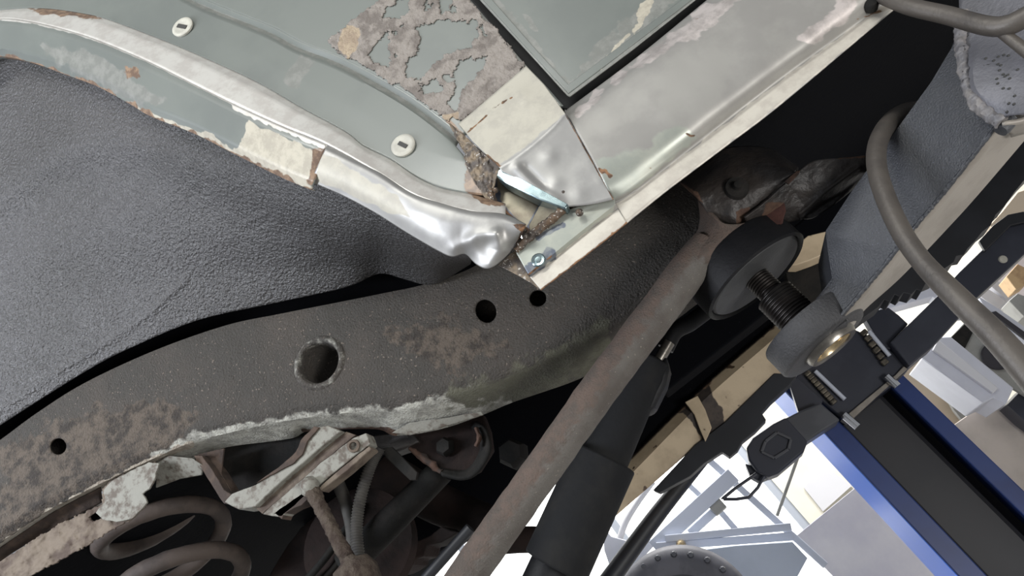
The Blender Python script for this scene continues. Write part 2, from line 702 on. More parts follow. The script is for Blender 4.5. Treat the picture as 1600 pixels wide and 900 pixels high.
M('post_navy', (26, 52, 112), 0.42, 0.0, var=(22, 44, 98), vsc=3)
M('post_black', (46, 46, 50), 0.5, 0.1, var=(40, 41, 46), vsc=3)
M('lift_black', (44, 47, 58), 0.42, 0.1, var=(52, 55, 66), vsc=5)
M('lift_grey', (78, 80, 86), 0.45, 0.2, var=(68, 70, 76), vsc=6)
M('chain', (104, 98, 88), 0.45, 0.6, var=(70, 66, 60), vsc=60)
M('rack_grey', (194, 200, 214), 0.5, 0.1)
M('rack_panel', (182, 192, 208), 0.5, 0.1, var=(172, 182, 198), vsc=1.5)
M('tyre', (78, 78, 84), 0.6, 0.0, var=(92, 92, 98), vsc=8)
M('board_grey', (186, 186, 200), 0.7, 0.0, var=(204, 204, 212), vsc=2.2, vlo=0.35, vhi=0.7)
M('board_brown', (196, 186, 177), 0.75, 0.0, var=(176, 168, 160), vsc=4, vlo=0.35, vhi=0.7)
M('cream_wall', (226, 222, 208), 0.8, 0.0, var=(216, 212, 198), vsc=1.0)
M('poster_grey', (204, 204, 208), 0.7)
M('white_machine', (200, 202, 212), 0.5, 0.1, var=(190, 192, 202), vsc=2)
M('plate_grey', (150, 150, 146), 0.55, 0.1, var=(132, 132, 128), vsc=4)
M('dark_hole', (44, 42, 48), 0.7)
M('wood', (190, 160, 120), 0.6, 0.0, var=(160, 130, 96), vsc=8)
M('carton', (206, 190, 168), 0.8, 0.0)
M('pink_white', (222, 212, 212), 0.7, 0.0)
M('glow', (255, 255, 255), 0.5, emit=((255, 255, 250), 2.2))
M('window_frame', (170, 176, 186), 0.5)
M('floor_concrete', (150, 148, 146), 0.7, 0.0, var=(134, 132, 130), vsc=1.2)
M('hose', (64, 62, 58), 0.75, 0.0, var=(52, 50, 48), vsc=40)
M('rod_rust', (82, 73, 65), 0.9, 0.0, var=(60, 50, 45), vsc=40, bump=0.005, bsc=130, spec=0.25)
M('spring_steel', (84, 74, 68), 0.75, 0.0, var=(66, 58, 54), vsc=14, bump=0.0008, bsc=120)
M('axle', (40, 32, 30), 0.9, 0.0, var=(30, 26, 25), vsc=12, bump=0.002, bsc=80, spec=0.15)
M('shock_dark', (24, 25, 27), 0.8, 0.0, var=(32, 32, 32), vsc=10, bump=0.001, bsc=90, spec=0.2)


def project(p):
    d = Vector(p) - CAM
    k = F_PX / d.dot(FWD)
    return (800 + d.dot(IR) * k, 450 - d.dot(IU) * k)


def deeper(row, dy, dz=0.0, dx=0.0):
    """the same row moved straight back by dy metres (and up by dz)"""
    out = []
    for (x, y, Y) in row:
        p = at(x, y, Y) + Vector((dx, dy, dz))
        q = project(p)
        out.append((q[0], q[1], p.y))
    return out


def hit(o, px, py):
    d = (FWD * F_PX + IR * (px - 800.0) - IU * (py - 450.0)).normalized()
    from mathutils.bvhtree import BVHTree
    me_ = o.data
    t = BVHTree.FromPolygons([v.co for v in me_.vertices], [tuple(p_.vertices) for p_ in me_.polygons])
    return t.ray_cast(CAM, d)[0]


def rowY(pts, Y):
    if isinstance(Y, (int, float)):
        return [(x, y, Y) for x, y in pts]
    n = len(pts)
    return [(p[0], p[1], Y[0] + (Y[1] - Y[0]) * i / (n - 1)) for i, p in enumerate(pts)]


def gauss(P, cx, cy, s, amp):
    return amp * np.exp(-((P[:, 0] - cx) ** 2 + (P[:, 1] - cy) ** 2) / (2 * s * s))


def ridge(P, line, s, amp):
    d = sd_line(P, line)
    return amp * np.exp(-d * d / (2 * s * s))


# ================================================================== SETTING
YW = 8.0
floor = struct(box('floor', (-8, -4, -0.1), (12, YW + 0.2, 0), 'floor_concrete', bev=0))
xb = at(1232, 780, YW).x
wall = struct(box('wall_back', (xb, YW, 0), (12, YW + 0.2, 6.5), 'cream_wall', bev=0))
wall2 = struct(box('wall_back', (-8, YW, 0), (xb, YW + 0.2, 0.8), 'cream_wall', bev=0))
win = struct(box('window_1', (-8, YW + 0.12, 0.8), (xb, YW + 0.16, 6.5), 'glow', bev=0))
for k in range(9):
    x = xb - 0.04 - k * 1.5
    box('mullion', (x - 0.04, YW + 0.02, 0.8), (x + 0.04, YW + 0.12, 6.5), 'window_frame', win, bev=0)
for z in (0.84, 4.6, 6.46):
    box('transom', (-8, YW + 0.02, z - 0.04), (xb, YW + 0.118, z + 0.04), 'window_frame', win, bev=0)

# ================================================================== CAR
car = thing('car', 'grey-green car body raised overhead with rusty underside and bare-metal sill repair', 'car', (0.3, 1.6, 1.5))

YB = 0.86
# ---- quarter panel: upper sheet beside the door
G = [(-110, -170), (100, -95), (230, -50), (314, -4), (422, 40), (472, 66), (541, 93), (636, 146), (700, 193), (722, 212)]
FILL = [(514, 64), (545, 34), (590, 2), (610, -30), (712, -30), (735, 2), (780, 55), (819, 101), (806, 125), (754, 165), (722, 184),
        (700, 188), (632, 140), (551, 93), (517, 76)]
ISL = [[(650, 42), (690, 29), (742, 31), (747, 55), (735, 72), (700, 84), (682, 95), (670, 112), (655, 126), (634, 121), (633, 98), (650, 82), (656, 60)],
       [(583, 70), (606, 50), (609, 80), (607, 106), (590, 101), (574, 86)],
       [(705, 108), (720, 96), (761, 87), (756, 105), (735, 125), (722, 140), (721, 160), (712, 176), (699, 160), (711, 135)],
       [(604, 10), (642, -8), (640, 15), (620, 30), (598, 27)],
       [(684, -6), (706, -6), (701, 18), (689, 20)], [(655, 131), (680, 125), (697, 140), (680, 146), (660, 149)]]
DOORGAP = [(640, -110), (690, -50), (735, 0), (780, 53), (821, 101), (850, 131), (880, 165)]
qp = loft('quarter_panel', [rowY(G, YB), rowY([(x - 150, y - 5) for x, y in DOORGAP], YB - 0.002) if False else rowY(DOORGAP, YB)], 'green_paint', car,
          nu=160, nv=60, thick=0.0012,
          attrs={'scuff': m_line([(735, 0), (821, 101)], 5, 4),
                 'rust': m_line([(700, 192), (722, 214)], 5, 3, 2)})
tag(qp, 'grey-green painted quarter panel')


def fill_cut(C):
    s = sdf_poly(C, FILL) + 5 * fn_arr(C, 0.06, 4.0, 5) + 2 * fn_arr(C, 0.25, 5.0, 3)
    k = s < 0
    for i, isl in enumerate(ISL):
        k |= (sdf_poly(C, isl) + 6 * fn_arr(C, 0.07, 11.0 + i, 5) + 2 * fn_arr(C, 0.3, 6.0, 3)) > 0
    k |= fn_arr(C, 0.035, 21.0, 5) > 0.62
    return k


fil = loft('filler', [rowY([(500, 70), (551, 97), (632, 146), (700, 196), (722, 206)], YB - 0.0016),
                      rowY([(590, -40), (735, -12), (780, 40), (824, 100), (822, 118)], YB - 0.0016)], 'filler', qp, nu=170, nv=110, thick=0.0013,
           cut=fill_cut, dY=lambda P: -0.0012 * np.clip(fn_arr(P, 0.09, 8.0, 5), 0, 1),
           attrs={'tan': m_max(m_poly([(525, 70), (540, 40), (560, 45), (560, 70), (545, 92)], 6, 6), m_poly([(690, 180), (715, 176), (722, 200), (700, 200)], 5, 3))})
tag(fil, 'flaking grey filler with bare patches')

# ---- flare: groove and green band down to the wheel arch
E1 = [(-90, 62), (-40, 27), (0, 16), (67, 13), (135, 22), (179, 34), (270, 69), (337, 98), (405, 130), (472, 169), (540, 206), (568, 228), (612, 250),
      (652, 277), (690, 294), (735, 303), (768, 306)]
GROOVE = [(x - 5, y + 9) for x, y in G]
G2 = [(x - 9, y + 17) for x, y in G]
fl = loft('flare_panel', [rowY(G, YB), rowY(GROOVE, YB + 0.007), rowY(G2, YB - 0.001),
                          rowY([(-100, -40), (60, -30), (200, 0), (300, 45), (400, 88), (480, 130), (570, 178), (660, 232), (735, 255)], YB - 0.0038),
                          rowY(E1, YB - 0.006)], 'green_paint', car, nu=170, nv=[3, 3, 16, 16], thick=0.0012, ang=30,
          attrs={'scuff': m_max(m_line([(x - 6, y + 11) for x, y in G], 3, 4, 2), m_poly([(440, 130), (470, 85), (492, 95), (462, 140)], 9, 3)),
                 'rust': m_poly([(715, 205), (790, 240), (790, 320), (745, 320), (722, 292), (731, 250)], 5, 6, 0.06)})

# ---- wheel arch flange
C1 = [(-90, 78), (-40, 42), (0, 29), (51, 34), (118, 51), (169, 69), (236, 98), (304, 132), (371, 165), (439, 196), (506, 223), (585, 266), (639, 300),
      (686, 318), (737, 331), (790, 339)]
E1F = E1[:-1] + [(790, 318)]
fa = loft('wheel_arch_face', [rowY(E1F, YB - 0.006), rowY([((a[0] * 3 + b[0]) / 4, (a[1] * 3 + b[1]) / 4) for a, b in zip(cr(E1F, 30), cr(C1, 30))], YB - 0.016),
                              rowY(C1, YB - 0.027)], 'green_paint', car, nu=170, nv=[5, 7], thick=0.0012,
          attrs={'bare': m_poly([(-40, 0), (67, 5), (200, 30), (480, 160), (640, 262), (700, 285), (810, 295), (810, 350), (690, 330), (500, 240), (-40, 45)], 4, 3),
                                  'rust': m_max(m_poly([(40, 10), (130, 15), (160, 30), (100, 25), (50, 20)], 6, 5), m_poly([(735, 300), (800, 300), (800, 320), (760, 322)], 5, 6))})
L1 = [(-90, 130), (-40, 100), (0, 88), (51, 98), (101, 116), (152, 135), (202, 162), (236, 182), (304, 209), (371, 243), (439, 277), (487, 297)]
C1a = [(-90, 78), (-40, 42), (0, 29), (51, 34), (118, 51), (169, 69), (236, 98), (304, 132), (371, 165), (439, 196), (511, 226)]
lip = loft('wheel_arch_lip', [rowY(C1a, YB - 0.027), rowY([(a[0] * .85 + b[0] * .15, a[1] * .85 + b[1] * .15) for a, b in zip(cr(C1a, 30), cr(L1, 30))], YB - 0.0275),
                              rowY([(a[0] * .2 + b[0] * .8, a[1] * .2 + b[1] * .8) for a, b in zip(cr(C1a, 30), cr(L1, 30))], YB - 0.012),
                              rowY(L1, YB + 0.002), deeper(rowY(L1, YB + 0.002), 0.02, 0.012)], 'green_paint', car, nu=170, nv=[3, 12, 4, 2], thick=0.0012, ang=40,
           attrs={'rust': m_max(m_line(L1, 3, 4, 9, 0.05), m_poly([(195, 105), (215, 105), (218, 120), (200, 122)], 4, 4, 0.1), m_poly([(486, 232), (512, 232), (500, 262), (488, 290), (478, 285), (488, 262)], 4, 4)),
                  'scuff': m_poly([(60, 70), (150, 85), (260, 160), (220, 165), (110, 110)], 10, 10),
                  'cream': m_max(m_poly([(390, 190), (500, 238), (480, 290), (300, 212), (310, 200), (370, 232)], 3, 6, 0.05), m_line(L1[6:], 5, 3, 5)),
                  'bare': m_max(m_line(C1a, 2.5, 2, 0.5), m_line(C1a[8:], 8, 3, 4))})  # narrow bare line along the crease paints its highlight; wider end is bare metal


# plastic trim clips on the flare
def clip(cx, cy, r, sa):
    p = at(cx, cy, YB - 0.009)
    k = mpp(p)
    c = lathe('trim_clip', p, (0, 1, 0), [(0, 0), (r * k * 0.62, 0), (r * k * 0.7, -0.0004), (r * k * 0.9, -0.0004), (r * k, 0.0008), (r * k, 0.004), (0, 0.004)], 'clip_plastic', fl)
    a, b = at(cx - 7 * math.cos(sa), cy - 7 * math.sin(sa), YB - 0.0097), at(cx + 7 * math.cos(sa), cy + 7 * math.sin(sa), YB - 0.0097)
    s = bar('clip_slot', a, b, 7 * k, 0.001, 'slot_dark', fl, bev=0.0004)
    return c


clip(284, 41, 18, 0.2)
clip(629, 226, 20, 0.45)

# ---- arch repair patch
TC0 = [(512, 228), (522, 232), (588, 264), (641, 298), (688, 315), (738, 328), (790, 335), (822, 350)]
TC = [(508, 233), (518, 238), (585, 271), (639, 305), (686, 322), (737, 335), (787, 342), (820, 356)]
PB = [(485, 284), (534, 305), (585, 332), (636, 364), (686, 393), (706, 401), (722, 397), (730, 399), (744, 413), (760, 420), (777, 413), (798, 393), (814, 370)]
tcs, pbs = cr(TC, 40), cr(PB, 40)


def pmix(t):
    return [tuple(a[:2] * (1 - t) + b[:2] * t) for a, b in zip(tcs, pbs)]


def patch_d(P):
    return (ridge(P, [(712, 388), (745, 368), (775, 364)], 7, -0.0045) + ridge(P, [(775, 366), (783, 392), (768, 412)], 7, -0.005) + gauss(P, 757, 388, 10, 0.004)
            + gauss(P, 736, 404, 8, 0.003) + ridge(P, [(650, 330), (700, 345), (760, 352)], 9, -0.0018) + gauss(P, 640, 350, 18, 0.0015) + 0.0006 * fn_arr(P, 0.015, 3, 2))


pt = loft('arch_repair_patch', [rowY(TC0, YB - 0.024), rowY(TC, YB - 0.031), rowY(pmix(0.2), YB - 0.030), rowY(pmix(0.6), YB - 0.021), rowY(PB, YB - 0.002)],
          'bright_metal', car, nu=200, nv=[4, 6, 16, 16], thick=0.0015, smv=True, ang=60, dY=patch_d,
          attrs={'cream': m_poly([(500, 238), (560, 270), (620, 305), (640, 340), (600, 330), (540, 300), (490, 280)], 8, 6, 0.03),
                 'heat': m_max(m_poly([(690, 352), (715, 350), (718, 365), (695, 365)], 6, 4), m_poly([(790, 345), (822, 352), (806, 380), (795, 365)], 6, 4)),
                 'rust': m_poly([(798, 350), (830, 350), (812, 395), (806, 380), (815, 362)], 2, 3)})
tag(pt, 'shiny hammered steel patch on the wheel arch')

# ---- corner patch above the sill (cream upper face, shiny lower face)
PA = [(716, 193), (737, 176), (787, 133), (822, 103)]
PCr = [(781, 263), (821, 236), (860, 203), (883, 177)]
PA2 = [(738, 220), (770, 190), (815, 150), (850, 132)]
PM = [(833, 292), (866, 276), (898, 255), (922, 244)]
PC = [(887, 323), (910, 321), (935, 317), (959, 311)]


def patch2_d(P):
    return (gauss(P, 858, 245, 9, -0.0016) + gauss(P, 868, 285, 8, -0.0014) + ridge(P, [(808, 262), (830, 285), (870, 312)], 6, -0.0035) + ridge(P, [(822, 262), (850, 290)], 5, 0.003)
            + gauss(P, 905, 305, 9, -0.0014) + gauss(P, 815, 150, 8, -0.0012) + 0.0005 * fn_arr(P, 0.02, 7, 2))


p2 = loft('corner_repair_patch', [rowY(PA, YB - 0.003), rowY(PA2, YB - 0.010), rowY([(x - 3, y - 4) for x, y in PCr], YB - 0.021), rowY(PCr, YB - 0.0225), rowY([(x + 3, y + 4) for x, y in PCr], YB - 0.0215),
                                  rowY(PM, YB - 0.016), rowY(PC, YB - 0.012)], 'bright_metal', car, nu=110, nv=[12, 12, 2, 2, 16, 16], thick=0.0015, ang=60, dY=patch2_d,
          attrs={'cream': m_poly([(700, 195), (830, 90), (890, 170), (860, 197), (821, 230), (779, 258)], 3, 2, 0.05),
                 'heat': m_poly([(870, 225), (890, 222), (885, 240), (872, 240)], 6, 4),
                 'rust': m_max(m_line([(723, 211), (745, 195), (755, 185), (772, 168), (800, 152)], 1.0, 1.5, 1.5, 0.1), m_line([(716, 215), (779, 258)], 3, 2, 3, 0.1),
                               m_line([(840, 196), (866, 172)], 1.2, 1.5, 1), m_line([(884, 180), (905, 217), (958, 311)], 0.8, 1.2, 0.6))})
tag(p2, 'bare steel repair patch at the door corner')

# burnt seam between flare and corner patch
bs_ = loft('burnt_seam', [rowY([(700, 190), (722, 208), (748, 232), (782, 260)], YB - 0.0085), rowY([(712, 216), (728, 238), (748, 262), (772, 292)], YB - 0.0075),
                          rowY([(722, 232), (730, 262), (742, 285), (766, 322)], YB - 0.0065)], 'burnt_steel', car, nu=60, nv=14, thick=0.0012,
           dY=lambda P: 0.002 * fn_arr(P, 0.12, 3, 4), cut=lambda C: (sdf_poly(C, [(696, 188), (722, 206), (782, 258), (790, 275), (770, 325), (744, 300), (728, 270), (726, 240)]) + 4 * fn_arr(C, 0.1, 2, 4)) < 0)

# ---- box section in the corner
box_p = loft('box_panel', [rowY([(730, 255), (790, 262), (900, 318)], YB + 0.012), rowY([(735, 330), (780, 345), (822, 372), (850, 395)], YB + 0.012)], 'box_steel', car, nu=40, nv=30, thick=0.002,
             attrs={'blue': m_max(m_poly([(842, 320), (890, 322), (820, 372), (822, 355)], 4, 2), m_line([(768, 280), (775, 320), (800, 345)], 8, 5, 4)),
                    'rust': m_max(m_line([(762, 285), (768, 315), (826, 366)], 5, 4, 4), m_line([(785, 272), (870, 318)], 4, 3, 3))})
prism('box_rim', [(779, 264), (784, 262), (888, 319), (884, 327), (838, 310), (790, 286), (776, 276)], YB - 0.0195, (0, 0.026, 0), 'teal_steel', car, bev=0.002)
prism('box_fold', [(842, 322), (858, 316), (884, 324), (870, 340), (828, 362), (826, 352)], [YB + 0.004, YB + 0.002, YB - 0.008, YB - 0.006, YB + 0.004, YB + 0.006], (0, 0.003, 0), 'box_steel', car, bev=0.001)
tube('weld_bead', [(886, 322, YB - 0.010), (868, 338, YB - 0.009), (845, 356, YB - 0.007), (824, 374, YB - 0.006), (806, 392, YB - 0.005)], [6, 7, 6.5, 7, 5], 'weld', car, n=60, seg=14, wob=0.0022, wsc=160)
tube('weld_bead', [(766, 284, YB - 0.005), (768, 305, YB - 0.004), (778, 325, YB - 0.003), (800, 345, YB - 0.004), (822, 362, YB - 0.005)], [5, 6, 4, 3, 3], 'weld', car, n=50, seg=12, wob=0.002, wsc=180)
for (bx_, by_, br_) in ((820, 368, 5), (905, 331, 6), (774, 296, 4), (880, 300, 3)):
    p = at(bx_, by_, YB - 0.014)
    k = mpp(p)
    lathe('weld_blob', p, (0, -1, 0), [(0, br_ * k * 0.8), (br_ * k * 0.6, br_ * k * 0.55), (br_ * k, 0), (br_ * k, -0.004), (0, -0.004)], 'weld', car, seg=14, ang=80)

# ---- sill
S0 = [(884, 172), (894, 165), (998, 87), (1103, 1), (1180, -62)]
S0b = [(886, 177), (897, 171), (1006, 92), (1113, 4), (1190, -58)]
S1 = [(892, 190), (930, 165), (1040, 85), (1145, 8), (1230, -60)]
S2 = [(922, 243), (1000, 195), (1110, 112), (1220, 28), (1330, -60)]
S25 = [(945, 287), (1050, 215), (1170, 125), (1290, 35), (1400, -50)]
S3 = [(957, 311), (985, 296), (1086, 217), (1221, 113), (1350, 18), (1440, -52)]
S4 = [(960, 320), (990, 303), (1091, 225), (1226, 121), (1356, 26), (1448, -44)]
S5 = [(976, 351), (1039, 300), (1137, 226), (1221, 162), (1390, 20), (1480, -52)]
sill = loft('sill_panel', [deeper(rowY(S0, YB + 0.012), 0.03, 0.01), rowY(S0, YB + 0.010), rowY(S0b, YB - 0.002), rowY(S1, YB - 0.016), rowY(S2, YB - 0.022), rowY(S25, YB - 0.018), rowY(S3, YB - 0.004),
                           rowY(S4, YB + 0.004), rowY(S5, YB + 0.002)], 'sill_metal', car, nu=150, nv=[2, 3, 4, 8, 8, 6, 3, 6], thick=0.0016, smv=True, ang=60,
            dY=lambda P: 0.0012 * fn_arr(P, 0.012, 3, 2),
            attrs={'scuff': m_max(m_poly([(895, 172), (1100, 10), (1160, -10), (1140, 20), (1090, 55), (1040, 78), (960, 130), (900, 190)], 6, 10, 0.04), m_poly([(1250, 60), (1330, -10), (1345, 10), (1270, 75)], 10, 12, 0.03)),  # top-edge scuff: stain, plus the rolled edge's reflection painted in
                   'flange': m_poly(S4 + S5[::-1], 2, 1.5, 0.05), 'green': m_poly([(930, 250), (1010, 230), (1060, 190), (1085, 215), (985, 300), (958, 312)], 16, 10, 0.03),
                   'heat': m_max(m_poly([(940, 262), (962, 266), (960, 284), (945, 280)], 4, 4, 0.1), m_poly([(895, 182), (912, 178), (915, 188), (898, 190)], 4, 3, 0.1)),
                   'rust': m_max(m_line([(938, 264), (953, 274)], 3.5, 2, 3, 0.12), m_line([(1075, 210), (1085, 215)], 1.0, 1.2, 2, 0.2), m_line([(1000, 261), (1020, 262)], 0.5, 1.5, 2, 0.2),
                                 m_line([(1340, 30), (1380, 15)], 1.0, 2, 3, 0.2), m_line([(1085, 30), (1110, 22)], 0.2, 1.5, 2, 0.2))})
tag(sill, 'bare-metal sill panel')
# bolt head by the lift arm
p = at(1361, 9, YB - 0.006)
lathe('sill_bolt', p, (0, -1, 0), [(0, 0.008), (0.006, 0.0075), (0.0085, 0.004), (0.009, -0.004), (0, -0.004)], 'grime_dull', car, seg=16)

e0 = [(806, 394), (845, 362), (892, 327), (925, 319), (960, 309)]
e1 = [(825, 428), (862, 399), (905, 364), (962, 319)]
e2 = [(828, 433), (866, 404), (909, 369), (966, 325)]
e3 = [(845, 453), (900, 411), (950, 372), (980, 348)]
se = loft('sill_end_plate', [rowY(e0, YB - 0.004), rowY(e1, YB - 0.003), rowY(e2, YB + 0.004), rowY(e3, YB + 0.001)], 'sill_metal', car, nu=80, nv=[20, 3, 10], thick=0.0016, ang=50,
          dY=lambda P: gauss(P, 842, 406, 9, -0.001),
          attrs={'flange': m_poly(e2 + e3[::-1], 2, 1.5, 0.05), 'green': m_poly([(800, 390), (890, 325), (965, 300), (960, 330), (860, 405), (825, 430)], 6, 4),
                 'heat': m_max(m_poly([(818, 425), (870, 390), (905, 385), (880, 430), (845, 455), (838, 440)], 6, 5), m_poly([(840, 372), (890, 335), (905, 345), (860, 385)], 6, 5)),
                 'blue': m_max(m_line([(822, 425), (860, 398)], 10, 6, 3), m_line([(840, 372), (880, 350)], 4, 4, 2)),
                 'rust': m_max(m_line([(826, 429), (862, 400)], 1.2, 1.5, 0.8), m_line(e3, 1.5, 2, 2))})
p = at(841, 406, YB - 0.0052)
lathe('plug_weld', p, (0, -1, 0), [(0, 0.0016), (0.004, 0.0014), (0.0046, 0.0004), (0.008, 0.0008), (0.0095, 0.0), (0.0095, -0.002), (0, -0.002)], 'teal_steel', se, seg=24)
prism('rusty_end', [(778, 414), (798, 396), (806, 391), (826, 430), (845, 453), (828, 441), (805, 428)], YB + 0.004, (0, 0.002, 0), 'burnt_steel', car, bev=0.0006)

# ---- door
DL = [(680, -85), (750, 0), (831, 88), (887, 150)]
DR = [(1190, -80), (1087, -1), (990, 76), (890, 151)]
door = loft('door', [rowY(DL, YB), rowY(DR, YB)], 'green_paint', car, nu=130, nv=80, thick=0.002, sm=False,
            attrs={'scuff': m_max(m_line([(760, -5), (887, 148), (1087, 0)], 14, 6, 8, 0.04), m_poly([(815, 20), (830, 25), (842, 50), (832, 50)], 3, 4), m_poly([(930, 70), (1000, 10), (1040, -20), (1070, -10), (960, 90), (900, 130)], 12, 10)),
                   'cream': m_max(m_poly([(992, 25), (1000, 5), (1022, -5), (1018, 12), (1005, 35), (998, 42)], 3, 5, 0.08), m_line([(930, 110), (955, 85), (975, 60), (1000, 40)], 2.5, 3, 5, 0.09))})
tag(door, 'lower corner of the grey-green door')
prism('door_hem', [(738 + 14, -3), (831, 84), (888, 146), (1088, -6), (1075, -8), (888, 132), (838, 78), (764, -6)], YB - 0.0012, (0, 0.002, 0), 'green_paint', door, bev=0.0006)
prism('door_seal', [(640, -90), (735, -5), (872, 168), (905, 172), (1130, -5), (1220, -80), (1190, -95), (1080, -10), (888, 140), (760, -5), (690, -95)], YB + 0.022, (0, 0.03, 0), 'gap_black', car, bev=0)

# ---- wheel housing
W0 = [(-90, 60), (60, 85), (200, 140), (320, 195), (440, 258), (540, 305), (640, 358), (740, 398)]
W5 = [(-90, 725), (0, 664), (130, 582), (202, 544), (310, 500), (422, 475), (540, 449), (592, 428), (630, 436), (665, 445), (690, 440), (735, 413)]
w0_, w5_ = cr(W0, 60), cr(W5, 60)


def wmix(t):
    return [tuple(a[:2] * (1 - t) + b[:2] * t) for a, b in zip(w0_, w5_)]


WR = [(-60, 345), (20, 290), (90, 240), (170, 222), (250, 232), (330, 264), (440, 308), (540, 354), (620, 392), (690, 420)]
SEAM = [(-40, 668), (60, 600), (142, 550), (202, 513), (243, 483), (290, 437)]
wh = loft('wheel_housing', [rowY(wmix(t), y) for t, y in ((0, 0.892), (0.12, 0.918), (0.3, 0.960), (0.5, 1.015), (0.75, 1.085), (1.0, 1.135))], 'underseal', car, nu=210, nv=22, thick=0.003, smv=True, ang=60,
          dY=lambda P: 0.003 * fn_arr(P, 0.006, 5, 3) + ridge(P, SEAM, 3.2, -0.0035) + ridge(P, WR, 26, -0.010) + ridge(P, [(x + 6, y + 48) for x, y in WR], 34, 0.007)
          + ridge(P, [(355, 375), (390, 345), (410, 335)], 2.5, -0.0015))
tag(wh, 'textured dark underseal inside the wheel arch')

# ---- chassis rail
T = [(-60, 730), (0, 691), (60, 647), (135, 600), (243, 550), (354, 511), (439, 493), (540, 473), (600, 461), (665, 447), (730, 425), (800, 385), (900, 330), (1000, 270), (1100, 215)]
B = [(-60, 880), (0, 845), (67, 800), (152, 756), (236, 716), (297, 690), (337, 679), (439, 657), (540, 643), (637, 636), (687, 622), (760, 598), (850, 560), (940, 512), (1040, 455), (1130, 400)]
D = [(-60, 895), (0, 858), (67, 812), (152, 768), (236, 728), (300, 716), (350, 697), (451, 683), (485, 671), (586, 668), (620, 678), (687, 668), (752, 646), (800, 626), (890, 595), (930, 575), (1030, 515), (1130, 440)]
YC = 1.15
t_, b_ = cr(T, 40), cr(B, 40)


def cmix(t):
    return [tuple(a[:2] * (1 - t) + b[:2] * t) for a, b in zip(t_, b_)]


rows = [deeper(rowY(T, YC), 0.10), rowY(T, YC), rowY(cmix(0.06), YC - 0.004), rowY(cmix(0.5), YC - 0.006), rowY(cmix(0.9), YC - 0.003), rowY(B, YC + 0.008), rowY(D, YC + 0.085)]
rows.append(rows[0])
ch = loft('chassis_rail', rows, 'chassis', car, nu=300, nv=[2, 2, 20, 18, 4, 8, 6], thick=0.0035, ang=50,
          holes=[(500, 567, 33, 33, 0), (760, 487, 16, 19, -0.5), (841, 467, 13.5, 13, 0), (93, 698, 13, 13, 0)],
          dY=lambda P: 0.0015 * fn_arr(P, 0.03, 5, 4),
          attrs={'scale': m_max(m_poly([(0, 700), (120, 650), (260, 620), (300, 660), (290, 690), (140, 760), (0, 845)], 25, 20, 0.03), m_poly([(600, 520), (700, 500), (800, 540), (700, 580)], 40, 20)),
                 'pale': m_max(m_poly([(230, 722), (297, 676), (337, 672), (439, 650), (560, 638), (640, 632), (690, 616), (760, 600), (800, 610), (800, 640), (640, 690), (480, 690), (250, 740)], 16, 9, 0.05)),  # pale: flaky white deposit, plus light from below painted along the bottom edge
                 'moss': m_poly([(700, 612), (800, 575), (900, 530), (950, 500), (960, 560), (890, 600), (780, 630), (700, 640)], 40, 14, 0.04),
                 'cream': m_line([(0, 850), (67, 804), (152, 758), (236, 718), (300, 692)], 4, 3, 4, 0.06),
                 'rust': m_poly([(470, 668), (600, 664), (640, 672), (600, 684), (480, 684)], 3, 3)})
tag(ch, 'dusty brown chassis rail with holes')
# pressed ring round the big hole
hp = at(500, 567, YC - 0.006)
k = mpp(hp)
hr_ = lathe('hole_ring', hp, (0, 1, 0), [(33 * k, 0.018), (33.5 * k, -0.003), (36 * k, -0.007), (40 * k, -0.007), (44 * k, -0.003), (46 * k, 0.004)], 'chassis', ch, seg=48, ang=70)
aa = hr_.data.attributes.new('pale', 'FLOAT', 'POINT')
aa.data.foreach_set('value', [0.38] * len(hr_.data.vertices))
lathe('hole_cup', hp + Vector((0, 0.012, 0)), (0, 1, 0), [(33 * k, 0.0), (30 * k, 0.04), (18 * k, 0.055), (0, 0.058)], 'chassis', ch, seg=32, ang=70)
# rotten lower flange at the left: slot and flaking strip
fl_a = [(-60, 893), (0, 857), (67, 811), (110, 786), (157, 762)]
fl_b = [(-60, 930), (0, 878), (51, 845), (110, 812), (160, 785)]
loft('rail_slot_wall', [rowY(fl_a, YC + 0.03), rowY(fl_b, YC + 0.055)], 'rust_dark', car, nu=50, nv=8, thick=0.003, dY=lambda P: 0.002 * fn_arr(P, 0.05, 2, 4))
FLK = [(-60, 925), (0, 878), (51, 844), (100, 815), (133, 801), (160, 786), (160, 764), (172, 752), (232, 722), (246, 722), (242, 745), (236, 760), (222, 772), (231, 785), (222, 797), (205, 812), (185, 822), (140, 850), (60, 893), (0, 925), (-60, 960)]
loft('rail_flange', [rowY([(-70, 915), (0, 866), (100, 800), (155, 755), (240, 715)], YC + 0.012), rowY([(-70, 990), (0, 935), (80, 890), (190, 832), (262, 790)], YC + 0.022)], 'tan_flake', car, nu=150, nv=60, thick=0.003,
     cut=lambda C: ((sdf_poly(C, FLK) + 2.5 * fn_arr(C, 0.12, 3, 4)) < 0) | (sdf_poly(C, [(139, 808), (150, 801), (172, 800), (165, 808), (145, 815)]) > 0), dY=lambda P: 0.004 * fn_arr(P, 0.05, 2, 5))
prism('wax_flap', [(162, 764), (172, 752), (232, 722), (247, 724), (243, 745), (236, 760), (222, 772), (231, 785), (220, 797), (205, 812), (180, 815), (160, 812), (150, 800), (163, 784)], YC + 0.008, (0, 0.004, 0), 'waxy_white', car, bev=0.0015, rough=2.5, div=6)
prism('wax_shelf', [(246, 722), (262, 712), (300, 716), (318, 728), (314, 742), (280, 748), (243, 762)], [YC + 0.03, YC + 0.02, YC + 0.02, YC + 0.03, YC + 0.05, YC + 0.055, YC + 0.06], (0, 0.004, 0), 'waxy_white', car, bev=0.001)

